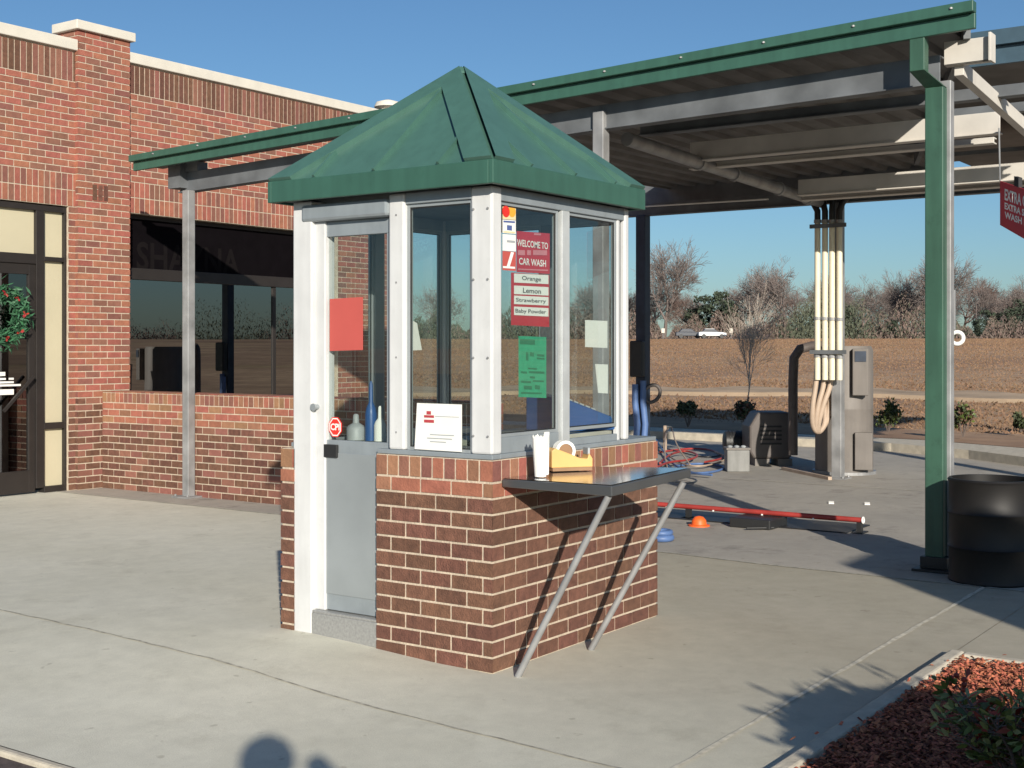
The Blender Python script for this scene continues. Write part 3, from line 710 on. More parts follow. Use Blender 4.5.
# conduits dropping beside the rear post
for i, px in enumerate((817.5, 825, 832, 839.5)):
    x = 10.22; y = onX(px, x); zt = zat(x, y, 219); zb_ = zat(x, y, 352)
    b = MB(); b.tube([(x, y, zb_-.35), (x, y, zt)], .037, 12); o = b.build('vacuum_pipe', 'cream_pipe', can, smooth=True)
    dx = (-.10, -.05, .0, .05)[i]
    b = MB(); b.tube([(x, y, zt-.02), (x, y, zt+.10), (x+.02, y-dx*.6, zt+.2), (x+.05, y-dx*1.6, zt+.27), (x+.1, y-dx*2.2, zt+.32)], .040, 10); b.build('elbow', 'rubber', o, smooth=True)
    for zz in (zt-.03, zt-.30*0-1.25, zt-1.72): b = MB(); b.tube([(x, y, zz-.02), (x, y, zz+.02)], .046, 12); b.build('coupling', 'galv', o)
for zz in (zat(10.2, 2.2, 226), zat(10.2, 2.2, 352)): b = MB(); b.box(10.15, onX(847, 10.2), zz-.025, 10.18, onX(811, 10.2), zz+.025); b.build('pipe_clamp', 'galv_dark', can)

# =================================================================== KIOSK
kio = thing('ticket_kiosk', 'small white framed glass attendant booth on a brick base under a green pyramid roof', 'kiosk', (0, 0, 0))
LY, LX = 1.48, 1.725; ZB = 1.082; c0 = .0805; UX, UY = 1.40, 1.412  # upper booth extents
dy0, dy1 = onX(377, 0), onX(312, 0)        # doorway on the x=0 face
dyL = onX(293, 0)
def base_rows(): return courses(-.0, 11, c0, (2,)) + courses(11*c0, 1, c0, (1, 1, 4)) + [(12*c0, ZB-12*c0, 'sold', (1, 4, 4, 3))]
rows = base_rows()
b = MB(); T = .10
b.box(0, 0, -.1, T, dy0, ZB-.002); b.box(T, 0, -.1, LX, T, ZB-.002); b.box(LX-T, T, -.1, LX, LY, ZB-.002); b.box(.121, LY-T+.04, -.1, LX-T, LY, ZB-.002)
bricks(b, (0, dy0, 0), (0, -1, 0), (-1, 0, 0), dy0, rows, wrap=(False, True))
bricks(b, (0, 0, 0), (1, 0, 0), (0, -1, 0), LX, rows)
bricks(b, (LX, 0, 0), (0, 1, 0), (1, 0, 0), LY, rows); bricks(b, (LX, LY, 0), (-1, 0, 0), (0, 1, 0), LX, rows)
b.build('brick_base', ['mortar', 'brick_red', 'brick_brown', 'brick_dark', 'brick_tan'], kio)
b = MB(); b.box(0, dyL-.012, -.02, .12, LY-.001, ZB-.003); bricks(b, (0, LY, 0), (0, -1, 0), (-1, 0, 0), LY-dyL+.012, rows, wrap=(True, False)); 
b.build('brick_jamb', ['mortar', 'brick_red', 'brick_brown', 'brick_dark', 'brick_tan'], kio)
# sill
boxpart(kio, 'sill', [(.0, .0, ZB, .07, dy0, ZB+.025), (.07, -.0, ZB, LX, .07, ZB+.025), (LX-.3, .07, ZB, LX, LY, ZB+.025), (.07, LY-.1, ZB, LX-.3, LY, ZB+.025)], 'grey_metal', .004)
ZG = ZB + .025; HZT = 2.405; ZR = 2.475
# corner and door posts
p0, p1 = .012, onX(470, 0)
pr = onY(503, .0)
def cpost(x0, y0, x1, y1, m='white_metal', z0=ZG): return boxpart(kio, 'corner_post', (x0, y0, z0, x1, y1, ZR), m, .012)
cpost(.005, .005, pr, p1)
ya, yb = onX(404, 0), onX(388.5, 0)
cpost(.0, ya, .06, yb)
boxpart(kio, 'door_post', (.0, onX(311.5, 0), 0.04, .12, dyL, ZR), 'white_metal', .008)
cpost(UX-.05, .005, UX, .045); cpost(UX-.07, UY-.07, UX, UY)
boxpart(kio, 'mullion', (UX-.115, .02, ZG, UX-.085, .05, HZT), 'white_metal', .004)
boxpart(kio, 'header', [(.01, p1, HZT+.01, .06, ya, ZR), (pr, .01, HZT, UX-.05, .06, ZR), (UX-.06, .045, HZT, UX-.01, UY-.07, ZR), (.12, UY-.06, HZT, UX-.07, UY-.01, ZR)], 'grey_metal', .004)
xm0, xm1 = onY(560.5, .01), onY(569.5, .01)
boxpart(kio, 'mullion', (xm0+.012, .005, ZG, xm1-.004, .045, HZT), 'alu_light', .004)
# right face kick panel, glass frames
ZK = zat(pr, 0, 438)
boxpart(kio, 'kick_panel', (pr, .02, ZG, xm0, .045, ZK), 'grey_metal', .003)
boxpart(kio, 'kick_panel', (xm1, .02, ZG, UX-.115, .045, zat(xm1, 0, 439)), 'grey_metal', .003)
def pane(name, x0, y0, z0, x1, y1, z1): 
    b = MB(); b.box(x0, y0, z0, x1, y1, z1); return b.build(name, 'glass', kio)
def windowL(x, y0, y1, z0, z1, t=.018, d=.03):
    f = MB(); f.box(x, y0, z0, x+d, y0+t, z1); f.box(x, y1-t, z0, x+d, y1, z1); f.box(x, y0+t, z0, x+d, y1-t, z0+t); f.box(x, y0+t, z1-t, x+d, y1-t, z1)
    o = f.build('window', 'alu', kio, bevel=.002); g = MB(); g.box(x+.012, y0+t, z0+t, x+.018, y1-t, z1-t); g.build('pane', 'glass', o)
    g = MB(); q_ = .006; g.box(x+.006, y0+t, z0+t, x+.0115, y0+t+q_, z1-t); g.box(x+.006, y1-t-q_, z0+t, x+.0115, y1-t, z1-t); g.box(x+.006, y0+t+q_, z0+t, x+.0115, y1-t-q_, z0+t+q_); g.box(x+.006, y0+t+q_, z1-t-q_, x+.0115, y1-t-q_, z1-t); g.build('gasket', 'rubber', o); return o
def windowR(y, x0, x1, z0, z1, t=.018, d=.03):
    f = MB(); f.box(x0, y, z0, x0+t, y+d, z1); f.box(x1-t, y, z0, x1, y+d, z1); f.box(x0+t, y, z0, x1-t, y+d, z0+t); f.box(x0+t, y, z1-t, x1-t, y+d, z1)
    o = f.build('window', 'alu', kio, bevel=.002); g = MB(); g.box(x0+t, y+.012, z0+t, x1-t, y+.018, z1-t); g.build('pane', 'glass', o)
    g = MB(); q_ = .006; g.box(x0+t, y+.006, z0+t, x0+t+q_, y+.0115, z1-t); g.box(x1-t-q_, y+.006, z0+t, x1-t, y+.0115, z1-t); g.box(x0+t+q_, y+.006, z0+t, x1-t-q_, y+.0115, z0+t+q_); g.box(x0+t+q_, y+.006, z1-t-q_, x1-t-q_, y+.0115, z1-t); g.build('gasket', 'rubber', o); return o
windowL(.025, p1, ya, ZG, HZT+.01)
windowR(.025, pr, xm0, ZK, HZT); windowR(.025, xm1, UX-.115, ZK, HZT)
windowL(UX-.05, .05, .46, ZG, HZT); boxpart(kio, 'mullion', (UX-.06, .46, ZG, UX, .60, HZT), 'galv_dark', .004); windowL(UX-.05, .60, UY-.07, ZG, HZT)
windowR(UY-.05, .12, .66, ZG, HZT); boxpart(kio, 'mullion', (.66, UY-.06, ZG, .74, UY, HZT), 'grey_metal', .004); windowR(UY-.05, .74, UX-.07, ZG, HZT)
# door and its header housing
zh1 = zat(0, onX(388, 0), 216); zhd = zh1 - .085
yD0, yD1 = onX(388.5, .04), onX(312, .05)
b = MB(); b.box(-.012, yb, zh1, .07, onX(302, 0), ZR-.02); b.build('track_cover', 'grey_metal', kio, bevel=.018)
b = MB(); b.box(.03, onX(325, .03), .18, .11, dyL-.002+0*dyL, zh1) ; bpy_j = b.build('door_jamb', 'white_metal', kio, bevel=.006)
jy = onX(323, .045)
dz0, dzg0, dzg1 = .185, zat(.04, onX(350, .04), 441), zat(.04, onX(325, .04), 237)
door = thing_door = None
b = MB(); gy0, gy1 = dy0-.0, jy
yg0, yg1 = yb - .0 - .02, jy - .028
b.box(.045, gy0-.08, dzg1, .085, jy, zh1-.002)             # top rail
b.box(.045, gy0-.08, dz0, .085, jy, dzg0)          # lower panel
b.box(.045, jy-.024, dzg0, .085, jy, dzg1)             # stile
b.box(.045, gy0-.08, dzg0, .085, gy0-.03, dzg1)
door = b.build('door', 'grey_metal', kio, bevel=.003)
b = MB(); b.box(.039, gy0+.0, dz0+.09, .0445, jy-.03, dzg0-.07); b.build('lower_panel', 'alu', door, bevel=.004)
b = MB(); b.box(.060, gy0-.03, dzg0, .066, jy-.024, dzg1); b.build('glass', 'glass', door)
b = MB(); b.box(.025, onX(337, .03), zat(.03, 1.2, 457), .045, onX(324, .03), zat(.03, 1.2, 444)); b.build('handle', 'rubber', door, bevel=.004)
b = MB(); kz = zat(0, onX(316, .03), 407); ky = onX(316.5, .02); b.tube([(.032, ky, kz), (.0, ky, kz)], .014, 12); b.tube([(.0, ky, kz), (-.012, ky, kz)], .020, 12); b.build('lock', 'alu', bpy_j, smooth=True)
b = MB(); b.box(.0, dy0, .03, .12, onX(311.5, 0), .165); b.box(.0, dy0, .165, .14, onX(312, 0), .18); b.build('threshold', 'tread', kio, bevel=.004)
for zz in (1.2, 1.6, 2.0, 2.36):
    for yy in (.03, p1-.02, (ya+yb)/2): b = MB(); b.tube([(.006, yy, zz), (-.002, yy, zz)], .006, 8); b.build('screw', 'galv', kio)
# roof: fascia ring + pyramid + hip caps + seams
rx0, rx1, ry0, ry1 = -.09, 1.465, -.07, 1.508; zf0, zf1 = 2.472, 2.592; zap = 3.268
ax, ay = (rx0+rx1)/2, (ry0+ry1)/2
b = MB(); t = .03
b.box(rx0, ry0, zf0, rx1, ry0+t, zf1); b.box(rx0, ry1-t, zf0, rx1, ry1, zf1); b.box(rx0, ry0+t, zf0, rx0+t, ry1-t, zf1); b.box(rx1-t, ry0+t, zf0, rx1, ry1-t, zf1)
b.build('roof_fascia', 'green', kio, bevel=.005)
cor = [Vector((rx0, ry0, zf1)), Vector((rx1, ry0, zf1)), Vector((rx1, ry1, zf1)), Vector((rx0, ry1, zf1))]; ap = Vector((ax, ay, zap))
ins = [Vector((ax + (c.x-ax)*.985, ay + (c.y-ay)*.985, zf1-.004)) for c in cor]
b = MB(); b.add([*ins, ap], [(0, 1, 4), (1, 2, 4), (2, 3, 4), (3, 0, 4)]); rf = b.build('roof', 'green_roof', kio)
b = MB()
for i in range(4):
    A, B2 = ins[i], ins[(i+1) % 4]; n = (B2-A).cross(ap-A).normalized(); lift = n*.028
    # hip caps: a flat strip each side of the hip
    wd_ = .17
    for (P, Q) in ((A, B2), (B2, A)):
        e = (Q-P).normalized()
        base1 = P + e*wd_; m1 = ap + (P + e*wd_ - ap)*1.0
        top_in = ap + (Q - P).normalized()*.0
        # parallel strip clipped at the face's centre line
        hip = (ap - P); L_ = hip.length; mid = (P+Q)/2
        s0_ = P + lift; s1_ = ap + lift; s2_ = base1 + lift
        # point on centre line mid->ap at perpendicular distance from hip equal to strip width
        hd = hip.normalized(); wperp = ((base1-P) - hd*(base1-P).dot(hd)).length
        mperp = ((mid-P) - hd*(mid-P).dot(hd)).length
        tt = wperp/mperp; s3_ = ap + (mid-ap)*tt + lift
        fs = [(0, 3, 2, 1)] if P is B2 else [(0, 1, 2, 3)]
        vs_ = [s0_, s2_, s3_, s1_]; lo = [v - lift for v in vs_]
        b.add(vs_ + lo, fs + [(1, 5, 6, 2)] + [(2, 6, 7, 3)] + [(0, 4, 5, 1)])
b.build('hip_cap', 'green_roof', rf)
b = MB()
for i in range(4):
    A, B2 = ins[i], ins[(i+1) % 4]; n = (B2-A).cross(ap-A).normalized(); mid = (A+B2)/2
    for fr_ in (-.28, .0, .28):
        p = mid + (B2-A)*fr_; top = p + (ap-mid)*(1-abs(fr_)*2 - .12 - .1*(fr_ == 0)); b = MB(); b.bar(p+n*.010, top+n*.010, .016, .026); b.build('standing_seam', 'green_roof', rf)
b = MB(); b.lathe((ap.x, ap.y, ap.z-.03), [(.07, 0), (.06, .015), (.012, .045), (.002, .05)], 4); b.build('roof_tip', 'green_roof', rf)
b = MB(); b.box(rx0+.035, ry0+.035, zf0+.012, rx1-.035, ry1-.035, zf0+.03); b.build('ceiling', 'interior', kio)
# interior: floor, counter
b = MB(); b.box(.14, T, .02, LX-T-.0, LY-.08, .17); b.build('floor', 'interior', kio)
b = MB(); b.box(.10, .065, ZG+.03, .55, .45, ZG+.06); b.box(.551, .065, ZG+.028, 1.3, .62, ZG+.058); b.build('counter', 'counter', kio, bevel=.004)
b = MB(); b.box(.9, UY-.4, .17, 1.3, UY-.1, 1.15); b.build('cabinet', 'galv_dark', kio, bevel=.006)
# shelf
SZ = .986; sx0, sx1, sd_ = .068, .90, .66
sh = MB(); sh.add([(sx0, -BD-.004, SZ-.005), (sx1, -BD-.004, SZ-.005), (sx1, -sd_, SZ+.022), (sx0, -sd_, SZ), (sx0, -BD-.004, SZ-.045), (sx1, -BD-.004, SZ-.045), (sx1, -sd_, SZ-.026), (sx0, -sd_, SZ-.052)],
    [(3, 2, 1, 0), (4, 5, 6, 7), (0, 4, 7, 3), (2, 6, 5, 1), (3, 7, 6, 2), (1, 5, 4, 0)])
shelf = sh.build('shelf', 'shelf', kio, bevel=.006)
b = MB(); b.add([(sx0+.012, -BD-.006, SZ-.001), (sx1-.012, -BD-.006, SZ-.001), (sx1-.012, -sd_+.012, SZ+.0245), (sx0+.012, -sd_+.012, SZ+.0035)], [(3, 2, 1, 0)]); b.build('top_plate', 'shelf_top', shelf)
for xx in (sx0+.02, sx1-.03):
    b = MB(); fx_ = .03 if xx < .5 else .73
    b.tube([(fx_, -.135, .0), (xx, -sd_+.03, SZ-.052)], .0175, 10); b.build('strut', 'galv', shelf, smooth=True)

# ---------------- things on and in the kiosk
def on_shelf(px, py): return W(px, py, SZ-.0)
# cup of receipts
c = on_shelf(540.5, 477.5); c.z = SZ+.005
rc = thing('receipt_holder', 'tall white paper holder with ragged top standing on the dark shelf', 'paper holder', c)
b = MB()
n = 20
for i in range(n):
    t0, t1 = 2*math.pi*i/n, 2*math.pi*(i+1)/n; ra, rb_ = .030, .045; j0, j1 = .205+.012*math.sin(i*2.7), .205+.012*math.sin((i+1)*2.7)
    if i == n-1: j1 = .205
    if i == 0: j0 = .205
    b.face([(c.x+ra*math.cos(t0), c.y+ra*math.sin(t0), c.z), (c.x+ra*math.cos(t1), c.y+ra*math.sin(t1), c.z), (c.x+rb_*math.cos(t1), c.y+rb_*math.sin(t1), c.z+j1), (c.x+rb_*math.cos(t0), c.y+rb_*math.sin(t0), c.z+j0)])
b.build('cup', 'paper', rc)
b = MB()
for k in range(3): 
    o_ = Vector((c.x-.02+.012*k, c.y-.03+.006*k, c.z+.01)); b.obox(o_, (.002, .004, 0), (.03, -.01, 0), (.003*k, .0, .198+.01*k))
b.build('receipt', 'paper', rc)
# tape dispenser
c = on_shelf(569, 471); c.z = SZ+.005
td = thing('tape_dispenser', 'tan tape dispenser with a white tape roll on the metal shelf', 'tape dispenser', c)
e = RT*.98 + FW*.1; e = Vector((.80, -.60, 0)).normalized(); s_ = Vector((.60, .80, 0))*.045
lf = c - e*.115
prof = [(0, 0), (.235, 0), (.235, .045), (.215, .075), (.205, .045), (.16, .050), (.10, .075), (.02, .105), (.0, .09)]
b = MB(); b.prism([lf - s_ + e*u + Vector((0, 0, v+.018)) for u, v in prof], s_*2); b.build('body', 'wood_tape', td, bevel=.004)
b = MB(); b.prism([lf - s_*1.02 + e*u + Vector((0, 0, v)) for u, v in ((.005, 0), (.232, 0), (.232, .018), (.005, .018))], s_*2.04); b.build('foot', 'cardboard', td)
cc = lf + e*.085 + Vector((0, 0, .105)); b = MB(); n = 28
for i in range(n):
    t0, t1 = 2*math.pi*i/n, 2*math.pi*(i+1)/n
    P = lambda t, r, sg: cc + e*math.cos(t)*r + Vector((0, 0, math.sin(t)*r)) + s_*sg*.7
    b.add([P(t0, .056, -1), P(t1, .056, -1), P(t1, .040, -1), P(t0, .040, -1), P(t0, .056, 1), P(t1, .056, 1), P(t1, .040, 1), P(t0, .040, 1)], [(0, 1, 2, 3), (7, 6, 5, 4), (4, 5, 1, 0), (3, 2, 6, 7)])
b.build('tape_roll', 'paper', td, smooth=True)
b = MB(); b.tube([cc - s_*.6, cc + s_*.6], .0385, 20); b.build('core', 'cardboard', td)
b = MB(); b.obox(lf + e*.21 - s_*.8 + Vector((0, 0, .085)), e*.012, s_*1.6, (0, 0, .035)); b.build('cutter', 'grey_plastic', td)
# cash register inside
cr_ = Vector((onY(541, .30), .30, ZG+.06))
cg = thing('cash_register', 'blue cash register with grey keys tilted behind the service window', 'cash register', cr_)
e = Vector((.93, -.37, 0)); s2 = Vector((.37, .93, 0))
A = cr_ - s2*.10
b = MB(); b.prism([A, A+e*.47, A+e*.47+Vector((0, 0, .07)), A+e*.10+Vector((0, 0, .195)), A+Vector((0, 0, .205))], s2*.26); b.build('body', 'blue_plastic', cg, bevel=.012)
b = MB()
for i in range(5):
    for j in range(4):
        o_ = A + e*(.15+.042*i) + s2*(.04+.045*j) + Vector((0, 0, .180-.0142*i)); b.obox(o_, e*.03+Vector((0, 0, -.010)), s2*.03, (0, 0, .012))
b.build('keys', 'grey_plastic', cg)
b = MB(); b.obox(A + e*.015 + s2*.04 + Vector((0, 0, .202)), e*.08, s2*.16, (0, 0, .012)); b.build('display', 'paper', cg)
# papers inside
cp = Vector((1.17, .09, ZG+.062)); b = MB()
for k in range(4): b.obox(cp + Vector((0, 0, .015*k)), (.10, -.03+.01*k, 0), (.02, .11, 0), (0, 0, .013))
tag(b.build('paper_stack', 'paper'), 'stack of white printed papers beside the blue register', 'papers')
b = MB(); c = Vector((.33, .22, ZG+.061)); b.lathe(c, [(.05, 0), (.05, .008), (.008, .012), (.008, .11), (.045, .115), (.045, .125)], 16)
tag(b.build('memo_stand', 'cardboard', smooth=True), 'little brown stand on the booth counter below the green flyer', 'stand')
# brushes / blue bottles seen through the door glass
for i, (px, h_, mm, r_) in enumerate(((371, .34, 'blue_plastic', .034), (380, .20, 'paper', .035), (356, .15, 'grey_plastic', .055))):
    y = onX(px, .3); c = Vector((.30, y, 1.12)); b = MB(); b.lathe(c, [(r_, 0), (r_, h_*.45), (r_*.8, h_*.55), (r_*.35, h_*.65), (r_*.3, h_*.95), (r_*.15, h_)], 14)
    tag(b.build('spray_bottle', mm, smooth=True), ['slim blue bottle standing behind the booth door glass', 'white bottle beside the slim blue one behind the door glass', 'squat grey bottle left of the blue one behind the door glass'][i], 'bottle', 'bottles behind the booth door')
b = MB(); b.box(.2, .70, 1.09, .5, 1.25, 1.118); b.build('side_counter', 'counter', kio)
# signs on glass. left face papers (x plane .02), right face papers (y plane .02)
def plateL(name, label, cat, pts, m, x=.028, th=.003):      # pts px,py corners
    b = MB(); P = [Vector((x, onX(px, x), zat(x, onX(px, x), py))) for px, py in pts]; b.prism(P, (-th, 0, 0)); o = b.build(name, m)
    return tag(o, label, cat) if label else o
def plateR(name, pts, m, y=.028, th=.003, parent=None):
    b = MB(); P = [Vector((onY(px, y), y, zat(onY(px, y), y, py))) for px, py in pts]; b.prism(P, (0, -th, 0)); return b.build(name, m, parent)
plateL('red_notice', 'plain red sheet taped to the booth door glass', 'notice', ((330, 299), (363, 297), (363, 350), (330, 351)), 'red_paper', x=.056)
# octagonal security sticker with CPI
x = .055; cy_ = onX(335.5, x); cz_ = zat(x, cy_, 427); b = MB(); r_ = .052
b.prism([Vector((x, cy_ + r_*math.cos(R_(22.5+45*i)), cz_ + r_*1.15*math.sin(R_(22.5+45*i)))) for i in range(8)], (-.003, 0, 0))
st = thing('security_sticker', 'small red octagonal CPI security sticker low on the door glass', 'sticker', (x, cy_, cz_)); b.build('backing', 'red_dot', st)
b = MB(); n = 8
for i in range(8):
    a0, a1 = R_(22.5+45*i), R_(67.5+45*i); q = lambda a, r: (x-.0035, cy_ + r*math.cos(a), cz_ + r*1.15*math.sin(a)); b.face([q(a0, .047), q(a1, .047), q(a1, .041), q(a0, .041)])
b.build('border', 'ink_white', st)
text(st, 'CPI', (x-.004, cy_+.034, cz_-.018), (0, -1, 0), (0, 0, 1), .038, 'ink_white', width=.068, bold=.03)
# white card in the left window
x = .018
cardp = ((417.5, 403), (462, 404.5), (462, 452), (415, 449))
b = MB(); P = [Vector((x, onX(px, x), zat(x, onX(px, x), py))) for px, py in cardp]; b.prism(P, (-.004, 0, 0)); o = b.build('notice_card', 'paper'); tag(o, 'square white card with small red emblem leaning inside the left window', 'notice')
def inkL(par, px0, px1, py0, py1, m, x, name='print'):
    b = MB(); ya_, yb_ = onX(px0, x), onX(px1, x); zA, zB_ = zat(x, ya_, py0), zat(x, ya_, py1); b.face([(x, ya_, zB_), (x, yb_, zB_), (x, yb_, zA), (x, ya_, zA)]); return b
def joinink(par, rects, m, x, name='print'):
    b = MB()
    for r in rects: 
        q = inkL(None, *r, m, x); b.face(q.v)
    return b.build(name, m, par)
joinink(o, [(424, 434, 415, 417.5), (426.5, 431, 411, 414.5), (424, 434, 419.5, 422.5)], 'ink_red', x-.0055, 'emblem')
joinink(o, [(430, 454, 434, 435), (427, 452, 437.5, 438.5), (430, 446, 441, 442), (435, 459, 416, 416.6)], 'grey_plastic', x-.0055, 'print')
# sheet hanging further in behind the left window
b = MB(); xx = .62; P = [Vector((xx, onX(px, xx), zat(xx, onX(px, xx), py))) for px, py in ((401, 314), (417, 323), (422, 350), (401, 351))]; b.prism(P, (-.003, 0, 0))
tag(b.build('hanging_sheet', 'paper'), 'white sheet hanging inside the booth behind the left window', 'paper')
# card stickers on right face
yS = .034
def Rz(px, py, y=yS): return Vector((onY(px, y), y, zat(onY(px, y), y, py)))
def quadR(b, px0, px1, py0, py1, y, sk=.0):
    P = [(px0, py1), (px1, py1 + sk), (px1, py0 + sk), (px0, py0)]; b.face([Rz(a, c_, y) for a, c_ in P])
s_org = Rz(508, 270)
stk = []
specs = [('red_dot', 'orange card sticker with red and yellow discs atop the corner glass', 203, 219, 'cream_ink'),
         ('paper', 'white card sticker with blue bars below the disc sticker', 219.5, 233, 'paper'),
         ('paper', 'white card sticker with one grey line above the slash', 234, 250.5, 'paper'),
         ('red_dot', 'red card sticker with a white diagonal slash', 251, 270, 'red_paper')]
for i, (m1, lab, ya_, yb_, m2) in enumerate(specs):
    r_ = thing('card_sticker', lab, 'sticker', Rz(508, yb_), group='payment stickers on the corner glass')
    b = MB(); b.prism([Rz(a, c_) for a, c_ in ((502.5, ya_), (515.5, ya_+1), (515.5, yb_+1), (502.5, yb_))], (0, -.002, 0)); b.build('backing', m2, r_)
    if i == 0:
        for px, mm, yo in ((505.5, 'red_dot', .0034), (511.5, 'orange_dot', .0028)):
            c = Rz(px+.5, 211.5, yS-yo); b = MB(); b.face([c + Vector((math.cos(t)*.034, 0, math.sin(t)*.030)) for t in [2*math.pi*k/20 for k in range(20)]]); b.build('disc', mm, r_)
        b = MB(); quadR(b, 503, 515, 203.3, 205, yS-.003, .8); b.build('band', 'ink_red', r_)
    if i == 1:
        b = MB(); quadR(b, 503.5, 515, 220.5, 222.3, yS-.003, .8); quadR(b, 507, 512, 225, 230, yS-.003, .6); b.build('print', 'ink_blue', r_)
        b = MB(); quadR(b, 503.5, 515, 231, 232.5, yS-.003, .8); b.build('band', 'cream_ink', r_)
    if i == 2:
        b = MB(); quadR(b, 507, 515, 240, 242.2, yS-.003, .8); b.build('print', 'grey_plastic', r_)
    if i == 3:
        b = MB(); b.face([Rz(a, c_, yS-.003) for a, c_ in ((506.5, 267), (509.5, 267.5), (514, 252.5), (511, 252))]); quadR(b, 503, 515, 266, 268, yS-.0032, .8); b.build('slash', 'ink_white', r_)
# red menu board
yM = .050
def signR(name, lab, cat, pts, m):
    r_ = thing(name, lab, cat, Rz(*pts[3], yM)); b = MB(); b.prism([Rz(a, c_, yM) for a, c_ in pts], (0, -.002, 0)); b.build('board', m, r_); return r_
def textR(par, s, px0, px1, pyb, pyt, m, y=yM-.0045, bold=.02):
    a = Rz(px0, pyb, y); c_ = Rz(px1, pyb, y); hgt = abs(zat(a.x, y, pyt) - zat(a.x, y, pyb)); return text(par, s, a, (1, 0, 0), (0, 0, 1), hgt, m, width=c_.x-a.x, bold=bold)
def barR(par, px0, px1, py0, py1, m, y=yM-.004, name='label_strip', sk=1.2):
    b = MB(); quadR(b, px0, px1, py0, py1, y, sk); return b.build(name, m, par)
yW = .041
ws = signR('welcome_sign', 'red WELCOME TO car wash sign at the top of the service window', 'sign', ((516.5, 231), (549.5, 233.5), (549.5, 274), (516.5, 272)), 'red_sign')
textR(ws, 'WELCOME TO', 517, 548, 246, 239, 'ink_white')
for (a, c_) in ((518, 525), (527, 531), (533, 547)): barR(ws, a, c_, 250, 255, 'ink_pink', sk=.3)
textR(ws, 'CAR WASH', 519, 546, 264.5, 257.5, 'ink_white')
barR(ws, 518, 548, 268.5, 269.8, 'ink_pink')
barR(ws, 534, 541, 233.2, 235, 'ink_pink', sk=.3)
sb = signR('scent_sign', 'red scent menu listing Orange, Lemon, Strawberry and Baby Powder on the window', 'sign', ((511, 272.5), (549, 275), (549, 327), (511, 325)), 'red_sign')
for s, ya_, yb_, a, c_ in (('Orange', 273.5, 282.5, 522, 541), ('Lemon', 285.5, 294, 523, 541), ('Strawberry', 295.5, 304, 516, 546), ('Baby Powder', 306.5, 315, 515.5, 546)):
    barR(sb, 514, 548.5, ya_, yb_, 'paper', sk=1.6)
    textR(sb, s, a, c_, yb_-1.2, ya_+2.2, 'ink', y=yM-.0055, bold=.012)
gf_ = signR('green_flyer', 'green flyer with dark print taped inside the service window', 'flyer', ((518.5, 336), (546, 337), (546, 398), (518.5, 397)), 'green_paper')
b = MB()
for (a, c_, ya_, yb_) in ((520, 535, 339, 344), (537, 544.5, 354, 356), (537, 544.5, 357.5, 359), (526, 528.5, 352, 360), (530, 534, 352, 356), (528, 537, 367.5, 369), (521, 527, 371, 373), (529, 544.5, 371, 373), (530, 535, 376, 378), (521, 531, 380.5, 382.5), (533, 544, 380, 381.5), (524, 532, 385.5, 389), (535, 540, 385, 389), (521, 542, 392, 393.5)): quadR(b, a, c_, ya_, yb_, yM-.004, .6)
b.build('print', 'ink_green', gf_)
# papers on the second service pane
for lab, pts in (('square white paper taped on the right service pane', ((585, 320), (607, 321), (607, 348), (585, 347))), ('long white paper below the square one on the right service pane', ((595, 364), (607.5, 364.5), (607.5, 393.5), (598, 393)))):
    b = MB(); b.prism([Rz(a, c_, .05) for a, c_ in pts], (0, -.003, 0)); tag(b.build('taped_paper', 'paper'), lab, 'paper')

# =================================================================== BAY EQUIPMENT
# cylindrical vacuum tank
c = W(845, 476); c = CAM + (c - CAM); c.z = 0
D = camc(c)[1] + .42; ctr = WD(844, HZ, D); ctr.z = 0; rad = 57/2*D/FOC*.99; ht = (1.65 - (346-HZ)*(D-.3)/FOC)
vt = thing('vacuum_tank', 'tall grey round vacuum tank behind the cream pipes', 'vacuum tank', ctr)
b = MB(); b.lathe(ctr, [(rad, .04), (rad, ht*.5), (rad*1.008, ht*.5+.01), (rad*1.008, ht*.5+.03), (rad, ht*.5+.04), (rad, ht-.06), (rad*.93, ht)], 40); b.build('tank_body', 'vac_grey', vt, smooth=True)
d0 = (CAM - ctr); d0.z = 0; d0.normalize(); sdv = Vector((-d0.y, d0.x, 0))
sgn = 1 if sdv.dot(RT) > 0 else -1
b = MB(); q = ctr + d0*rad*.90 + sdv*sgn*rad*.55; q = q - sdv*sgn*.10; b.obox(q + Vector((0, 0, ht*.62)), sdv*sgn*.20, d0*.12, (0, 0, ht*.36)); b.build('control_box', 'vac_grey', vt, bevel=.01)
b = MB(); b.obox(q + sdv*sgn*.03 + d0*.12 + Vector((0, 0, ht*.88)), sdv*sgn*.14, d0*.01, (0, 0, ht*.08)); b.build('label_plate', 'navy', vt)
b = MB(); b.obox(ctr + d0*rad*.86 + sdv*sgn*rad*.36 + Vector((0, 0, .08)), sdv*sgn*.22, d0*.10, (0, 0, .48)); b.build('access_door', 'vac_grey', vt, bevel=.008)
b = MB(); b.lathe(ctr, [(rad*1.1, .001), (rad*1.1, .04)], 40); b.build('base', 'galv', vt)
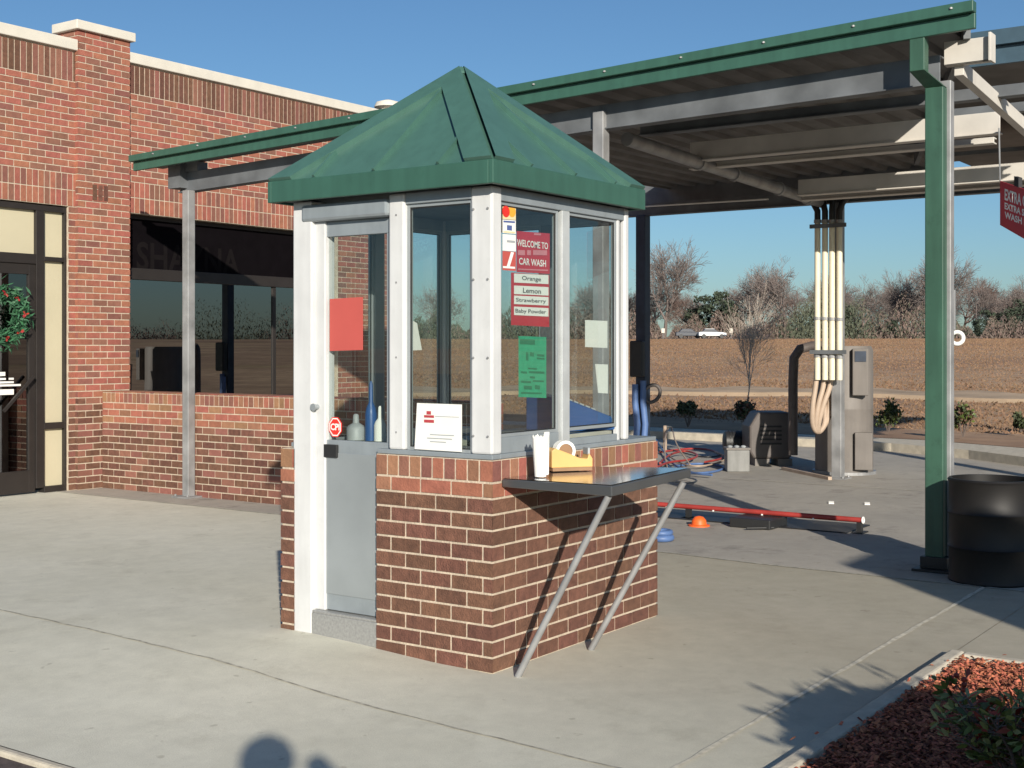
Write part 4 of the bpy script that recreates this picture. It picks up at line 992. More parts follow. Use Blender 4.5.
# hanging hoses
for i, (x0, x1, lab) in enumerate(((817, 812, 'tan hose drooping leftmost below the cream pipes'), (825, 815, 'tan hose drooping second from left below the cream pipes'), (832, 818, 'tan hose drooping rightmost below the cream pipes'))):
    y = D - rad - .40; b = MB(); pts = [WD(x0, 366, y), WD(x0-1, 385, y), WD((x0+x1)/2-2, 405, y-.05), WD(x1, 425, y), WD(x1+6-3*i, 434, y+.05), WD(x1+14-3*i, 424, y+.1), WD(x0+6, 395, y+.1), WD(x0+9, 372, y+.12)]
    # smooth the path
    for _ in range(2):
        q_ = [pts[0]]
        for a, c_ in zip(pts, pts[1:]): q_ += [a.lerp(c_, .25), a.lerp(c_, .75)]
        pts = q_ + [pts[-1]]
    b.tube(pts, .034, 8); tag(b.build('vacuum_hose', 'tan_hose', smooth=True), lab, 'hose', 'tan vacuum hoses on the rear post')
b = MB(); pts = [WD(793, 455, 17.6), WD(793, 380, 17.6), WD(794, 358, 17.6), WD(800, 349, 17.6), WD(812, 346, 17.6), WD(822, 346, 17.5)]
b.tube(pts, .065, 12); o = b.build('exhaust_duct', 'duct_grey', smooth=True); tag(o, 'dark vertical duct elbowing into the grey round tank', 'duct')
# brown compressor cabinet
def camframe(px, py, name, lab, cat):
    c = W(px, py); return thing(name, lab, cat, (c.x, c.y, 0)), c
cb, c = camframe(773, 466, 'compressor_cabinet', 'dark brown rounded compressor cabinet left of the grey round tank', 'cabinet')
wv = RT; dv = FW; o_ = c - wv*.33
b = MB(); b.prism([o_ + wv*u + Vector((0, 0, v)) for u, v in ((.06, .10), (.58, .10), (.62, .25), (.60, .72), (.55, .75), (.12, .75), (.0, .55), (.0, .2))], dv*.6); b.build('housing', 'brown_box', cb, bevel=.03)
b = MB(); b.obox(o_ + wv*.08, wv*.2, dv*.5, (0, 0, .1)); b.obox(o_ + wv*.40, wv*.2, dv*.5, (0, 0, .1)); b.build('foot', 'vac_grey', cb)
b = MB()
for k in range(5): b = MB(); b.obox(o_ + wv*.15 + Vector((0, 0, .3+.06*k)) - dv*.008, wv*.3, dv*.008, (0, 0, .025)); b.build('louvre', 'dark', cb)
mo, c = camframe(738, 461, 'pump_motor', 'black round pump motor between the small grey box and the brown cabinet', 'motor')
c.z = .28; b = MB(); b.tube([c - RT*.21, c - RT*.19, c + RT*.2], [.12, .16, .16], 20); b.build('motor_body', 'rubber', mo, smooth=True)
b = MB(); b.obox(c - RT*.15 - FW*.1 + Vector((0, 0, -.28)), RT*.3, FW*.2, (0, 0, .16)); b.build('mount', 'galv_dark', mo)
b = MB(); 
for k in range(7): t_ = c - RT*(.14-.045*k); b.tube([t_, t_+RT*.012], .168, 20)
b.build('fins', 'rubber', mo)
gb, c = camframe(738.5, 472, 'utility_box', 'small pale grey utility box on the slab by the hoses', 'utility box')
b = MB(); o_ = c - RT*.15; b.obox(o_, RT*.30, FW*.25, (0, 0, .29)); b.build('box', 'box_grey', gb, bevel=.012)
b = MB(); b.obox(o_ - RT*.012 - FW*.012 + Vector((0, 0, .291)), RT*.324, FW*.274, (0, 0, .03)); b.build('lid', 'vac_grey', gb, bevel=.006)
b = MB()
for k in range(3): b = MB(); b.lathe(o_ + RT*(.05+.09*k) + FW*.08 + Vector((0, 0, .321)), [(.03, 0), (.035, .02), (.01, .03)], 10); b.build('cap', 'grey_plastic', gb)
# thin slab edge under the equipment
a, c_ = W(783, 470), W(830, 480); b = MB(); b.bar(a + Vector((0, 0, .02)), c_ + Vector((0, 0, .02)), .05, .04); tag(b.build('floor_pipe', 'tan_hose'), 'straight pale pipe lying on the slab before the round tank', 'pipe')
# hose tangle
cols = ['blue_hose', 'tan_hose', 'red_paint', 'rubber', 'blue_hose', 'tan_hose', 'red_paint', 'galv_dark']
labs = ['blue hose looping nearest along the slab left of the grey box', 'pale hose arcing to the small grey box', 'red hose coiled among the tangle beside the brick base', 'black hose snaking behind the red one', 'second blue hose, running towards the blue post', 'tan hose looped upright beside the shrub', 'thin red hose lying furthest back in the tangle', 'dark grey hose curled by the kiosk corner']
paths = [[(662, 460), (672, 470), (695, 474), (720, 471), (726, 466), (700, 463), (675, 466)],
         [(664, 452), (680, 464), (700, 467), (722, 462), (728, 456), (715, 452)],
         [(655, 468), (668, 462), (690, 460), (700, 455), (685, 450), (668, 455), (660, 463)],
         [(660, 447), (680, 452), (705, 458), (724, 455), (735, 449)],
         [(656, 440), (664, 452), (672, 464), (690, 473), (712, 475)],
         [(668, 466), (664, 458), (666, 448), (672, 445), (675, 455), (690, 462)],
         [(660, 452), (690, 448), (715, 450), (726, 458), (705, 462)],
         [(640, 476), (660, 472), (680, 476), (700, 480), (690, 484), (665, 480)]]
for i, (m1, lab, pth) in enumerate(zip(cols, labs, paths)):
    pts = [W(px, py, .02 + .03*(i % 3)) for px, py in pth]
    if i == 5: 
        for k, zz in enumerate((.02, .15, .35, .42, .25, .04)): pts[k].z = zz
    for _ in range(3):
        q_ = [pts[0]]
        for a, c_ in zip(pts, pts[1:]): q_ += [a.lerp(c_, .25), a.lerp(c_, .75)]
        pts = q_ + [pts[-1]]
    b = MB(); b.tube(pts, .011 if i % 2 else .015, 7); tag(b.build('hose', m1, smooth=True), lab, 'hose', 'hoses tangled on the slab behind the kiosk')
# upright small tap post
c = W(665, 452); tp = thing('tap_post', 'short tan standpipe with a tap behind the hose tangle', 'standpipe', c)
b = MB(); b.tube([c, c + Vector((0, 0, .42))], .03, 10); b.build('pipe', 'tan_hose', tp); b = MB(); b.tube([c + Vector((0, 0, .40)), c + Vector((0, 0, .40)) + RT*.1, c + Vector((0, 0, .33)) + RT*.12], .02, 8); b.build('spout', 'galv_dark', tp)
# hose hanging on the rear blue post
x, y = c5; 
for i, (dx, m1, lab, z0, z1) in enumerate(((-.05, 'blue_hose', 'blue hose hanging on the left of the dark rear post', .25, 1.15), (.06, 'blue_hose', 'blue hose hanging on the right of the dark rear post', .2, 1.2))):
    p = Vector((x - .12, y, 0)) + RT*dx
    b = MB(); b.tube([p + Vector((0, 0, z0)), p + RT*.03 + Vector((0, 0, .6)), p + Vector((0, 0, .9)), p + Vector((0, 0, z1))], .045, 10); tag(b.build('hanging_hose', m1, smooth=True), lab, 'hose', 'blue hoses on the rear post')
b = MB(); p = Vector((x-.16, y, 1.42)); b.box(p.x-.05, p.y-.10, 1.25, p.x+.05, p.y+.10, 1.75); tag(b.build('control_box', 'rubber', bevel=.02), 'black control box fixed on the dark rear post', 'box')
b = MB(); p = Vector((x-.1, y, 1.02)) + RT*.17; b.torus(p, FW, .13, .025, sx=.8, m=0); tag(b.build('hose_loop', 'brown_box', smooth=True), 'brown hose loop hooked on the side of the dark rear post', 'hose')
# red guide rail
rl = thing('guide_rail', 'long low red guide rail on short feet across the wash bay floor', 'rail', (5.92, 2, 0))
yA, yB = onX(862, 5.92), 5.5
b = MB(); b.tube([(5.92, yA, .115), (5.92, yB, .115)], .024, 10); b.build('rail', 'red_paint', rl, smooth=True)
y = yA + .02
while y < yB: 
    b = MB(); b.box(5.89, y-.02, .0, 5.95, y+.02, .095); b.box(5.84, y-.05, .0005, 6.0, y+.05, .012); b.build('foot', 'rubber', rl); y += .85
b = MB(); b.torus((5.92, yA-.01, .115), (0, 1, 0), .025, .008, m=0); b.build('end_ring', 'paper', rl)
b = MB(); 
for k in range(6): b = MB(); b.lathe((5.90, yA+.45+.5*k, .088), [(.001, 0), (.010, .003), (.010, .013), (.001, .016)], 8); b.build('bolt', 'paper', rl)
b = MB(); b.box(5.80, yA+.1, .0005, 6.42, 6.2, .012); o = b.build('rail_shadow_strip', 'rubber', bevel=.006); tag(o, 'black strip put in for the dark shadow under the red guide rail', 'shadow strip')  # flat black strip imitates the shadow below the rail
c = W(699, 526); oc = thing('orange_cap', 'small orange dome on the floor in front of the red rail', 'marker', c)
b = MB(); b.lathe(c, [(.10, 0), (.10, .012), (.07, .016), (.066, .055), (.04, .085), (.01, .093)], 18); b.build('dome', 'orange', oc, smooth=True)
c = W(661, 541); b = MB(); b.torus((c.x, c.y, .03), (0, 0, 1), .085, .03); b.torus((c.x, c.y, .075), (0, 0, 1), .08, .025); tag(b.build('blue_ring', 'blue_hose', smooth=True), 'small coil of blue tubing on the floor beside the kiosk', 'hose coil')
c = W(755, 531); b = MB(); b.bar(c + Vector((-.02, .08, .02)), c + Vector((.16, -.12, .02)), .02, .02); b.box(c.x+.1, c.y-.1, .001, c.x+.5, c.y+.3, .09); tag(b.build('wheel_guide_block', 'rubber', bevel=.01), 'black block jutting in front of the middle of the red rail', 'block')
for i, (px, py) in enumerate(((834, 504), (870, 505))):
    c = W(px, py); b = MB(); b.obox(c, (.05, .02, .012), (-.02, .05, .0), (0, 0, .012)); tag(b.build('paper_scrap', 'paper'), ('scrap of white litter on the slab above the rail end, left one', 'scrap of white litter on the slab above the rail end, right one')[i], 'litter')
# drum
D = 9.15; c = WD(991, HZ, D); c.z = 0
dm = thing('steel_drum', 'black steel drum standing beside the green post', 'drum', c); R0 = .285; H0 = zat(c.x, c.y, 478)
b = MB(); pr_ = [(R0, .0), (R0+.008, .012), (R0, .03), (R0, H0*.34-.02), (R0+.014, H0*.34), (R0, H0*.34+.02), (R0, H0*.67-.02), (R0+.014, H0*.67), (R0, H0*.67+.02), (R0, H0-.03), (R0+.01, H0-.012), (R0, H0), (R0-.02, H0), (R0-.025, .05)]
b.lathe(c, pr_, 48, cap=False); b.lathe(c, [(R0-.026, .05), (.01, .05)], 32, cap=False); b.build('drum_body', 'drum', dm, smooth=True)
b = MB(); b.lathe(c, [(R0-.03, H0-.10), (R0-.05, H0-.06), (.1, H0-.07), (.01, H0-.05)], 32); b.build('liner', 'dark', dm, smooth=True)
# coil hanging on green post
p = WD(957, 338, 9.72); cw = thing('hook_ring', 'white ring of hose hooked on the right of the green post', 'hose ring', p)
b = MB(); b.torus(p, FW + RT*.2, .045, .016); b.build('ring', 'paper', cw, smooth=True)
b = MB(); b.tube([p + Vector((0, 0, .05)), p - RT*.09 + Vector((0, 0, .04))], .008, 6); b.build('hook', 'galv', cw)
p = WD(952.5, 320, 9.74); b = MB(); b.box(p.x-.02, p.y-.02, zat(p.x, p.y, 330), p.x+.02, p.y+.02, zat(p.x, p.y, 290)); b.box(p.x-.03, p.y+.0, zat(p.x, p.y, 312), p.x+.02, p.y+.1, zat(p.x, p.y, 308)); tag(b.build('conduit_box', 'galv', bevel=.004), 'narrow grey electrical box on the right side of the green post', 'box')
# hanging red sign
DS = 9.6
hs = thing('hanging_sign', 'red sign with white lettering hanging on a chain from the canopy at right', 'sign', WD(1024, 205, DS))
def SP(px, py): 
    d = DS - (px-1000)*.012; return WD(px, py, d)
q0, q1, q2, q3 = SP(1000, 181), SP(1066, 203), SP(1066, 263), SP(1000, 225)
b = MB(); nn = (q1-q0).cross(q3-q0).normalized(); nn = nn if nn.dot(CAM-q0) > 0 else -nn
b.prism([q0, q1, q2, q3], -nn*.008); b.build('board', 'red_sign', hs)
uxs = (q1-q0).normalized(); uys = (q0-q3).normalized()
text(hs, 'EXTRA CARE', SP(1005, 200) + nn*.003, uxs, uys, .085, 'ink_white', width=.42, bold=.03)
text(hs, 'EXTRA SHINE', SP(1005, 209) + nn*.003, uxs, uys, .05, 'ink_white', width=.42, bold=.03)
text(hs, 'WASH DRY', SP(1005, 218) + nn*.003, uxs, uys, .05, 'ink_white', width=.42, bold=.03)
b = MB(); b.tube([q0 + Vector((0, 0, 0)), WD(999, 128, DS)], .006, 6); b.build('chain', 'galv', hs); b = MB(); b.tube([SP(1060, 201), WD(1059, 128, DS)], .006, 6); b.build('chain', 'galv', hs)
b = MB(); b.obox(SP(1019, 186) + nn*.01, uxs*.06, uys*.07, nn*.03); b.build('clip', 'dark', hs)

# =================================================================== PLANTS
def leafquad(b, c, d, s_, m=0): b.face([c, c + d*.5 + s_, c + d, c + d*.5 - s_], m)
def rv(): return Vector([random.gauss(0, 1) for _ in range(3)]).normalized()
def nandina(root_px, loc, hgt, rad, lab, nst=16, nl=26):
    c = Vector(loc); r_ = thing('nandina_shrub', lab, 'shrub', c, group='shrubs in the mulch bed')
    bs, bl, br = MB(), MB(), MB()
    for i in range(nst):
        a = random.uniform(0, 6.28); q = random.uniform(.1, 1); top = c + Vector((math.cos(a)*rad*q, math.sin(a)*rad*q, hgt*random.uniform(.6, 1)*(1-.25*q*q)))
        p0_ = c + Vector((math.cos(a)*.05, math.sin(a)*.05, 0)); mid = p0_.lerp(top, .5) + Vector((0, 0, hgt*.1)); bs.tube([p0_, mid, top], [.008, .006, .003], 5)
        for k in range(nl):
            t = random.uniform(.3, 1.05); p = (p0_.lerp(mid, t*2) if t < .5 else mid.lerp(top, t*2-1)); d = rv(); d.z = abs(d.z)*.4+.1*random.random(); d = d.normalized()*random.uniform(.06, .12)
            q0_ = p + d*.6; bs.tube([p, q0_], .002, 3, cap=False)
            for _ in range(3):
                dd = (d.normalized() + rv()*.8).normalized()*random.uniform(.035, .06); s_ = dd.cross(rv()).normalized()*random.uniform(.006, .011)
                bl.face([q0_, q0_+dd*.35+s_, q0_+dd*.75+s_*.7, q0_+dd, q0_+dd*.75-s_*.7, q0_+dd*.35-s_], random.choice((0, 0, 0, 1, 1, 2)) if random.random() < .85 else 0)
        if i % 4 == 0:
            for _ in range(6):
                e_ = top + rv()*.03; br.lathe(e_, [(.001, 0), (.009, .004), (.011, .011), (.009, .018), (.001, .022)], 7)
    bs.build('stem', 'bark', r_); bl.build('foliage', ['leaf', 'leaf_light', 'leaf_red'], r_); br.build('berries', 'leaf_red', r_, smooth=True)
pn = WD(1038, HZ, 4.62); pn.z = 0; nandina(0, pn, .50, .32, 'leafy nandina shrub with red berries at the lower right corner of the bed', 24, 22)

def shrub(loc, hgt, rad, mats, lab, n=500, group='small shrubs along the far verge', stems=5):
    c = Vector(loc); r_ = thing('shrub', lab, 'shrub', c, group=group); b = MB(); s_ = MB()
    for i in range(stems):
        a = 6.28*i/stems; s_.tube([c, c + Vector((math.cos(a)*rad*.5, math.sin(a)*rad*.5, hgt*.7))], [.015, .005], 4)
    cl = [(c + Vector((random.gauss(0, .4)*rad, random.gauss(0, .4)*rad, hgt*random.uniform(.35, .85)))) for _ in range(9)]
    for i in range(n):
        p = random.choice(cl) + rv()*random.random()*rad*.42; d = rv()*.07; leafquad(b, p, d, d.cross(rv()).normalized()*.028, random.randrange(len(mats)))
    s_.build('stem', 'bark', r_); b.build('foliage', mats, r_)
for px, py, hpx, wpx, mats, lab in ((688, 427, 26, 14, ['shrub_leaf'], 'round dark green shrub standing alone on the verge near the blue post'),
        (745, 425, 26, 15, ['shrub_brown', 'shrub_leaf'], 'thin brownish shrub at the foot of the bare sapling'),
        (888, 432, 32, 17, ['shrub_leaf', 'leaf'], 'green shrub just right of the grey round tank'),
        (963, 437, 36, 15, ['shrub_leaf', 'leaf', 'shrub_brown'], 'dark green shrub on the verge right of the green post'),
        (1021, 432, 20, 9, ['shrub_leaf'], 'small green shrub at the far right of the verge')):
    z = .15; c = W(px, py, z); Y = camc(c)[1]; shrub(c, hpx*Y/FOC, wpx*Y/FOC*1.0, mats, lab, 650)

for (a_, f_2, hh_, rr_, lab) in ((2.30, 2.15, 1.42, .55, 'rounded evergreen shrub beside the photographer, added unseen to match the spiky shadow across the bed kerb'), (2.45, 3.0, 1.12, .38, 'rounded evergreen shrub nearest the added pier, put in unseen to match the curved shadow on the bed corner')):  # out-of-view shrubs, guessed and added to cast the bed shadows
    pn = CAM + RT*a_ + FW*f_2; pn.z = -.05; c = Vector(pn); r_ = thing('shrub', lab, 'shrub', c, group='rounded shrubs added off the right of the frame for their shadows'); b = MB(); t_ = MB()
    for i in range(7): a = .9*i; t_.tube([c, c + Vector((math.cos(a)*rr_*.5, math.sin(a)*rr_*.5, hh_*.75))], [.02, .008], 5)
    for i in range(7000):
        v = rv(); p = c + Vector((v.x*rr_, v.y*rr_, hh_*.56 + v.z*hh_*.42))*1 + rv()*.05 if random.random() < .6 else c + Vector((v.x*rr_*.8, v.y*rr_*.8, hh_*.5 + v.z*hh_*.38))
        d = (v*.6 + rv()*.7).normalized()*.10; leafquad(b, p, d, d.cross(rv()).normalized()*.03, 0)
    for i in range(26):
        v = rv(); v.z = abs(v.z)*.9 + .2; v.normalize(); p = c + Vector((v.x*rr_*.8, v.y*rr_*.8, hh_*.56 + v.z*hh_*.35)); e = p + v*.26; t_.tube([p, e], .004, 3)
        for k in range(7): q = p.lerp(e, k/6); d = (v + rv()*.7).normalized()*.10; leafquad(b, q, d, d.cross(rv()).normalized()*.016, 0)
    t_.build('stem', 'bark', r_); b.build('foliage', 'leaf', r_)
# bare trees: a recursive branching skeleton in one mesh with thin branches, trunk apart
def bare_tree(name, hgt, seed, twig='twig', bark='bark', levels=5, spread=.55, r0=.022, lab='', rtw=.012, multi=1):
    rnd = random.Random(seed); root = thing(name, lab, 'tree'); tr, br = MB(), MB()
    def grow(p, d, l, r, lev):
        n = 2 if lev > 2 else 3; pts = [p]; rs = [r]; q = p; dd = d.copy()
        for i in range(n):
            dd = (dd + Vector([rnd.gauss(0, .13) for _ in range(3)]) + Vector((0, 0, .06))).normalized(); q = q + dd*l/n; pts.append(q); rs.append(max(rtw, r*(1 - .5*(i+1)/n)))
        (tr if lev == 0 else br).tube(pts, rs, 6 if lev < 2 else 3, cap=False)
        if lev >= levels: return
        k = (4 if lev == 0 else 3) + (1 if rnd.random() < .5 else 0)
        for i in range(k):
            t = rnd.uniform(.45, 1.0) if lev else rnd.uniform(.5, 1.0); idx = min(len(pts)-2, int(t*(len(pts)-1))); bp_ = pts[idx].lerp(pts[idx+1], t*(len(pts)-1)-idx)
            a = rnd.uniform(0, 6.28); side = dd.orthogonal().normalized(); side.rotate(Matrix.Rotation(a, 3, dd)); nd = (dd*(1-spread*.5) + side*spread*rnd.uniform(.7, 1.4)).normalized()
            grow(bp_, nd, l*rnd.uniform(.58, .82), r*.5, lev+1)
        grow(q, dd, l*.72, r*.55, lev+1)
    for m_ in range(multi):
        d = Vector((rnd.gauss(0, .12)*(multi > 1)*2, rnd.gauss(0, .12)*(multi > 1)*2, 1)).normalized(); grow(Vector((0, 0, 0)), d, hgt*.34, hgt*r0, 0)
    tr.build('trunk', bark, root, local=True, smooth=True); br.build('crown', twig, root, local=True); return root
protos = [bare_tree('bare_tree', 15, 11, rtw=.022), bare_tree('bare_tree', 15, 23, rtw=.022, spread=.7), bare_tree('bare_tree', 15, 37, twig='twig_red', rtw=.022, spread=.62)]
spots = [ # px, y of base, height px, proto, dist, label
 (664, 340, 108, 0, 214, 'tall bare tree with wide branching crown just right of the dark rear post'),
 (648, 340, 70, 2, 225, 'reddish bare tree half hidden by the dark rear post'),
 (690, 340, 58, 2, 230, 'low reddish bare tree behind the white car'),
 (720, 340, 50, 1, 236, 'low bare tree between the white car and the twin crowns'),
 (757, 340, 84, 0, 222, 'rounded bare tree crown left of the cream pipes'),
 (785, 340, 90, 1, 215, 'broad tall bare tree immediately left of the cream pipes'),
 (806, 340, 60, 2, 232, 'reddish bare tree partly behind the cream pipes'),
 (862, 340, 70, 1, 220, 'bare tree just right of the cream pipes'),
 (880, 340, 62, 2, 229, 'reddish bare tree midway between the pipes and the green post'),
 (905, 341, 76, 0, 224, 'bare tree close on the left of the green post'),
 (946, 341, 100, 0, 212, 'tallest spreading bare tree behind the green post'),
 (975, 341, 66, 1, 228, 'bare tree right of the green post below the open sky'),
 (1001, 341, 52, 2, 233, 'low bare tree left of the far right edge'),
 (1024, 341, 68, 1, 219, 'bare tree at the far right edge of the field'),
 (1070, 341, 80, 0, 222, ''), (580, 340, 60, 2, 226, 'reddish bare tree seen through the right service pane'), (602, 340, 76, 1, 220, 'bare tree seen through the service window beside the taped paper'), (545, 340, 66, 0, 228, 'bare tree seen through the window behind the red menu'), (620, 340, 62, 2, 231, 'reddish bare tree behind the booth right corner frame'), (440, 340, 70, 1, 224, 'bare tree seen through the left booth window')]
for i, (px, py, hp, k, D, lab) in enumerate(spots):
    if not lab: continue
    o = protos[k] if not protos[k].get('used') else copy_tree(protos[k]); protos[k]['used'] = 1
    if 'used' in o and o is not protos[k]: del o['used']
    p = WD(px, py, D); p.z = hfield(p.x, p.y) - .1; s_ = hp*D/FOC/15*.92
    o.location = p; o.scale = (s_*1.0, s_*1.0, s_); o.rotation_euler = (0, 0, i*1.7); tag(o, lab, 'tree', 'bare trees beyond the field')
rt_ = random.Random(4)
names_ = ['greyish bare tree %s in the second row' % w for w in ('behind the dark rear post', 'above the dark evergreen peak', 'over the sapling top', 'behind the cream pipes', 'above the grey round tank', 'midway between tank and green post', 'just left of the green post', 'hidden by the green post', 'right of the hose ring', 'under the hanging red sign', 'nearest the right photo edge')]
for i, (px, lab) in enumerate(zip((636, 700, 745, 826, 855, 893, 915, 934, 962, 1008, 1018), names_)):
    o = copy_tree(protos[i % 3]); D = 238 + rt_.uniform(0, 12); p = WD(px, 340, D); p.z = hfield(p.x, p.y) - .1; s_ = rt_.uniform(48, 74)*D/FOC/15; o.location = p; o.scale = (s_*1.15, s_*1.15, s_); o.rotation_euler = (0, 0, i*2.3+.5)
    if 'used' in o: del o['used']
    tag(o, lab, 'tree', 'bare trees beyond the field')
for p in protos:
    if 'used' in p: del p['used']
# young sapling
sp = bare_tree('sapling', 5.2, 5, twig='bark_pale', bark='bark_pale', levels=4, spread=.36, r0=.008, rtw=.006, multi=1, lab='slim pale bare sapling rising in front of the field left of the pipes')
p = W(748, 424, .15); sp.location = p; Y = camc(p)[1]; k = 165*Y/FOC/5.2*.92; sp.scale = (k*.8, k*.8, k); sp.rotation_euler = (0, 0, 2.1)
# utility pole
# evergreens
def evergreen(h_, r_, seed):
    rnd = random.Random(seed); root = thing('evergreen_tree', '', 'tree'); b = MB(); t_ = MB(); t_.tube([(0, 0, 0), (0, 0, h_*.8)], [.2, .05], 6); t_.build('trunk', 'bark', root, local=True)
    cl = [(rnd.gauss(0, .4)*r_, rnd.gauss(0, .4)*r_, h_*rnd.uniform(.12, .92)) for _ in range(34)]
    for i in range(1500):
        c = Vector(rnd.choice(cl)); rr = r_*.42*(1.15 - c.z/h_*.6); v = Vector([rnd.gauss(0, 1) for _ in range(3)]).normalized(); p = c + v*rr*rnd.random()**.5
        d = Vector([rnd.gauss(0, 1) for _ in range(3)]).normalized()*rnd.uniform(.25, .5); s_ = d.cross(v).normalized()*.16 if d.cross(v).length > .01 else Vector((.1, 0, 0)); b.face([p-d*.5, p+s_, p+d*.5, p-s_])
    b.build('crown', 'evergreen', root, local=True); return root
ev = [evergreen(7, 2.6, 3), evergreen(7, 3.2, 9)]; first = [True, True]
for i, (px, hp, D, lab) in enumerate(((712, 50, 226, 'dark evergreen tree with a small peak above the white car'), (732, 44, 221, 'evergreen tree between the peaked one and the sapling'), (822, 40, 225, 'evergreen hidden partly by the cream pipes'), (842, 38, 218, 'evergreen just right of the cream pipes low in the tree line'),
        (992, 30, 212, 'dark evergreen low at the right of the field'), (1012, 36, 210, 'dark evergreen beside the far right edge'), (893, 20, 208, 'low green bush tree right of the grey tank on the skyline'), (978, 22, 207, 'low green bushy tree right of the hose ring'), (698, 36, 230, 'evergreen left of the peaked one behind the reddish trees'), (1030, 44, 214, 'evergreen cut by the right edge of the photo'))):
    k = i % 2; o = ev[k] if first[k] else copy_tree(ev[k]); first[k] = False; p = WD(px, 340, D); p.z = hfield(p.x, p.y) - .1; s_ = hp*D/FOC/7; o.location = p; o.scale = (s_*1.1, s_*1.1, s_); o.rotation_euler = (0, 0, i*2.2); tag(o, lab, 'tree', 'evergreens beyond the field')
# brush mass of the far wood
b = MB()
for i in range(140000):
    th = R_(random.uniform(-8, 26)) if i < 85000 else R_(random.uniform(30, 112)); D = random.uniform(214, 250)
    top = 4.9 + 1.9*math.sin(th*29+.6) + 1.4*math.sin(th*83+1) + 1.1*math.sin(th*197) + .8*math.sin(th*411)
    hgt = top*random.random()**1.6
    p = CAM + (FW*math.cos(th) + RT*math.sin(th))*D; c = Vector((p.x, p.y, hfield(p.x, p.y) + hgt))
    v = Vector((random.gauss(0, .55), random.gauss(0, .55), 1)).normalized()*random.uniform(.25, .95)*(1.25 - hgt/top*.6); s_ = (RT*random.gauss(0, 1) + FW*random.gauss(0, .4)).normalized()*random.uniform(.03, .14)*(1.3 - hgt/top*.7)
    g_ = 1 if (math.sin(th*23+2) + .6*math.sin(th*61) + random.gauss(0, .3)) > .45 else (2 if random.random() < .35 else 0)
    b.face([c-v*.5, c+s_, c+v*.5, c-s_], g_)
tag(b.build('far_wood', ['brush', 'brush_g', 'twig_red']), 'brown leafless undergrowth of the far wood behind the field', 'undergrowth', kind='stuff')

# cars on the far road
def car(px, D, m1, lab, L=4.4):
    p = WD(px, 338, D); p.z = hfield(p.x, p.y) + .13; r_ = thing('parked_car', lab, 'car', p, group='cars on the far road')
    ux = RT; uy = FW; f = lambda u, v, z: p + ux*u + uy*v + Vector((0, 0, z))
    b = MB(); b.prism([f(u, -.85, z) for u, z in ((-2.2, .35), (2.2, .35), (2.2, .8), (1.5, .95), (-1.9, 1.0), (-2.2, .9))], uy*1.7); b.build('body', m1, r_, bevel=.08)
    b = MB(); b.prism([f(u, -.75, z) for u, z in ((-1.7, .98), (1.0, .96), (.3, 1.45), (-1.2, 1.45))], uy*1.5); b.build('cabin', 'car_dark', r_, bevel=.05)
    b = MB(); b.prism([f(u, -.72, z) for u, z in ((-1.25, 1.44), (.35, 1.44), (.2, 1.5), (-1.1, 1.5))], uy*1.44); b.build('roof', m1, r_)
    for u in (-1.4, 1.4):
        for v in (-.86, .7): b = MB(); c = f(u, v, .33); b.tube([c, c+uy*.18], .33, 14); b.build('wheel', 'rubber', r_)
car(712, 205.5, 'car_white', 'white car on the far road beyond the field'); car(689, 207.5, 'car_dark', 'dark car left of the white one on the far road')
for px, lab in ((663, 'small pale roadside marker left of both far cars'), (731, 'small pale roadside marker right of the white car')):
    p = WD(px, 338, 202); p.z = hfield(p.x, p.y); rs = thing('road_sign', lab, 'sign', p); b = MB(); b.tube([p, p+Vector((0, 0, 1.1))], .05, 6); b.build('pole', 'galv', rs); b = MB(); q = p - RT*.25 - FW*.1; b.obox(q + Vector((0, 0, 1.0)), RT*.5, FW*.05, (0, 0, .7)); b.build('plate', 'coping', rs)
# telegraph pole
p = WD(942, 341, 190); 

# =================================================================== OFF-FRAME: PIER ADDED FOR ITS SHADOW, PHOTOGRAPHER KNOWN BY SHADOW
pc = CAM + RT*4.52 + FW*2.0; pc.z = -.11  # out-of-view pier, a guess added to cast the shadow by the drum
pp = thing('added_pier', 'tall square brick pier right of the photographer, added unseen to match the shadow beside the drum', 'pier', pc)
b = MB(); hw_ = .32; PH = 2.72; b.box(pc.x-hw_, pc.y-hw_, -.2, pc.x+hw_, pc.y+hw_, PH)
rows = courses(-.11, 34, .0765, (1,))
for o_, du, nr in (((pc.x-hw_, pc.y-hw_, 0), (1, 0, 0), (0, -1, 0)), ((pc.x+hw_, pc.y-hw_, 0), (0, 1, 0), (1, 0, 0)), ((pc.x+hw_, pc.y+hw_, 0), (-1, 0, 0), (0, 1, 0)), ((pc.x-hw_, pc.y+hw_, 0), (0, -1, 0), (-1, 0, 0))): bricks(b, o_, du, nr, 2*hw_, rows)
b.build('brickwork', ['mortar', 'brick_red'], pp); boxpart(pp, 'cap', (pc.x-hw_-.04, pc.y-hw_-.04, PH, pc.x+hw_+.04, pc.y+hw_+.04, PH+.1), 'coping', .01)
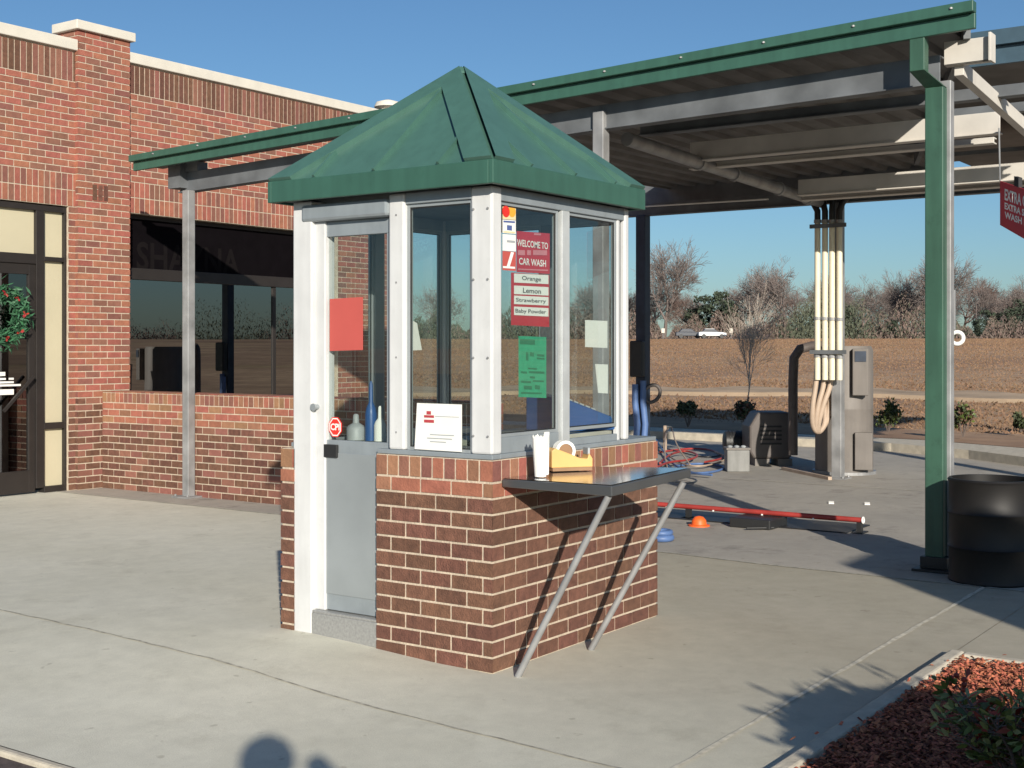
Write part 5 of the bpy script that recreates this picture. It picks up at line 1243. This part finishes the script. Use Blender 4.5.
# photographer: one skinned body, arms raised holding a camera before the face
PH_ = CAM + RT*.05 - FW*.30; PH_.z = -.06
per = thing('person', 'person photographing the kiosk with arms raised, known by the head and arm shadow in front', 'person', PH_)
def skin_body(verts, edges, radii, name, m, parent, sub=2):
    me = bpy.data.meshes.new(name); me.from_pydata(verts, edges, []); o = bpy.data.objects.new(name, me); C.objects.link(o); o.parent = parent
    me.materials.append(M[m]); md = o.modifiers.new('skin', 'SKIN'); sv = me.skin_vertices
    if not sv: pass
    for i, r in enumerate(radii): me.skin_vertices[0].data[i].radius = (r, r) if not isinstance(r, tuple) else r
    me.skin_vertices[0].data[0].use_root = True; md.use_smooth_shade = True
    s_ = o.modifiers.new('sub', 'SUBSURF'); s_.levels = sub; s_.render_levels = sub; return o
def body():
    f = lambda r, u, z: tuple((RT*r + FW*u + Vector((0, 0, z)))*1.085)
    V = [f(0, 0, .98), f(0, 0, 1.2), f(0, 0.02, 1.45), f(0, .03, 1.56), f(0, .04, 1.66), f(0, .05, 1.78), f(0, .05, 1.88),
         f(-.11, 0, .90), f(-.13, .02, .50), f(-.14, -.02, .10), f(-.15, .14, .05),
         f(.11, 0, .90), f(.13, .02, .50), f(.14, -.02, .10), f(.15, .14, .05),
         f(-.19, .0, 1.47), f(-.27, .12, 1.28), f(-.15, .17, 1.58), f(-.08, .20, 1.66),
         f(.19, .0, 1.47), f(.31, .06, 1.58), f(.21, .10, 1.73), f(.145, .13, 1.81)]
    E = [(0, 1), (1, 2), (2, 3), (3, 4), (4, 5), (5, 6), (0, 7), (7, 8), (8, 9), (9, 10), (0, 11), (11, 12), (12, 13), (13, 14), (2, 15), (15, 16), (16, 17), (17, 18), (2, 19), (19, 20), (20, 21), (21, 22)]
    Rd = [.15, .14, .15, .07, .085, .10, .06, .10, .065, .045, .04, .10, .065, .045, .04, .07, .05, .038, .03, .075, .06, .055, .05]
    me = bpy.data.meshes.new('body'); me.from_pydata(V, E, []); o = bpy.data.objects.new('body', me); C.objects.link(o); o.parent = per; me.materials.append(M['cloth'])
    bpy.context.view_layer.objects.active = o; md = o.modifiers.new('skin', 'SKIN')
    if not me.skin_vertices:
        o.select_set(True); bpy.ops.mesh.customdata_skin_add()
    for i, r in enumerate(Rd): me.skin_vertices[0].data[i].radius = (r, r)
    me.skin_vertices[0].data[0].use_root = True; md.use_smooth_shade = True
    s_ = o.modifiers.new('sub', 'SUBSURF'); s_.levels = 1; s_.render_levels = 2; o.select_set(False)
body()
q = PH_ + FW*.06 + Vector((0, 0, 2.0)); b = MB(); b.lathe(q, [(.11, -.06), (.112, 0), (.09, .05), (.04, .085), (.002, .09)], 16); b.build('hair', 'hair', per, smooth=True)
q = PH_ + FW*.20 - RT*.08 + Vector((0, 0, 1.78)); b = MB(); b.obox(q - RT*.055, RT*.11, FW*.035, (0, 0, .065)); b.build('camera_in_hands', 'rubber', per, bevel=.008)
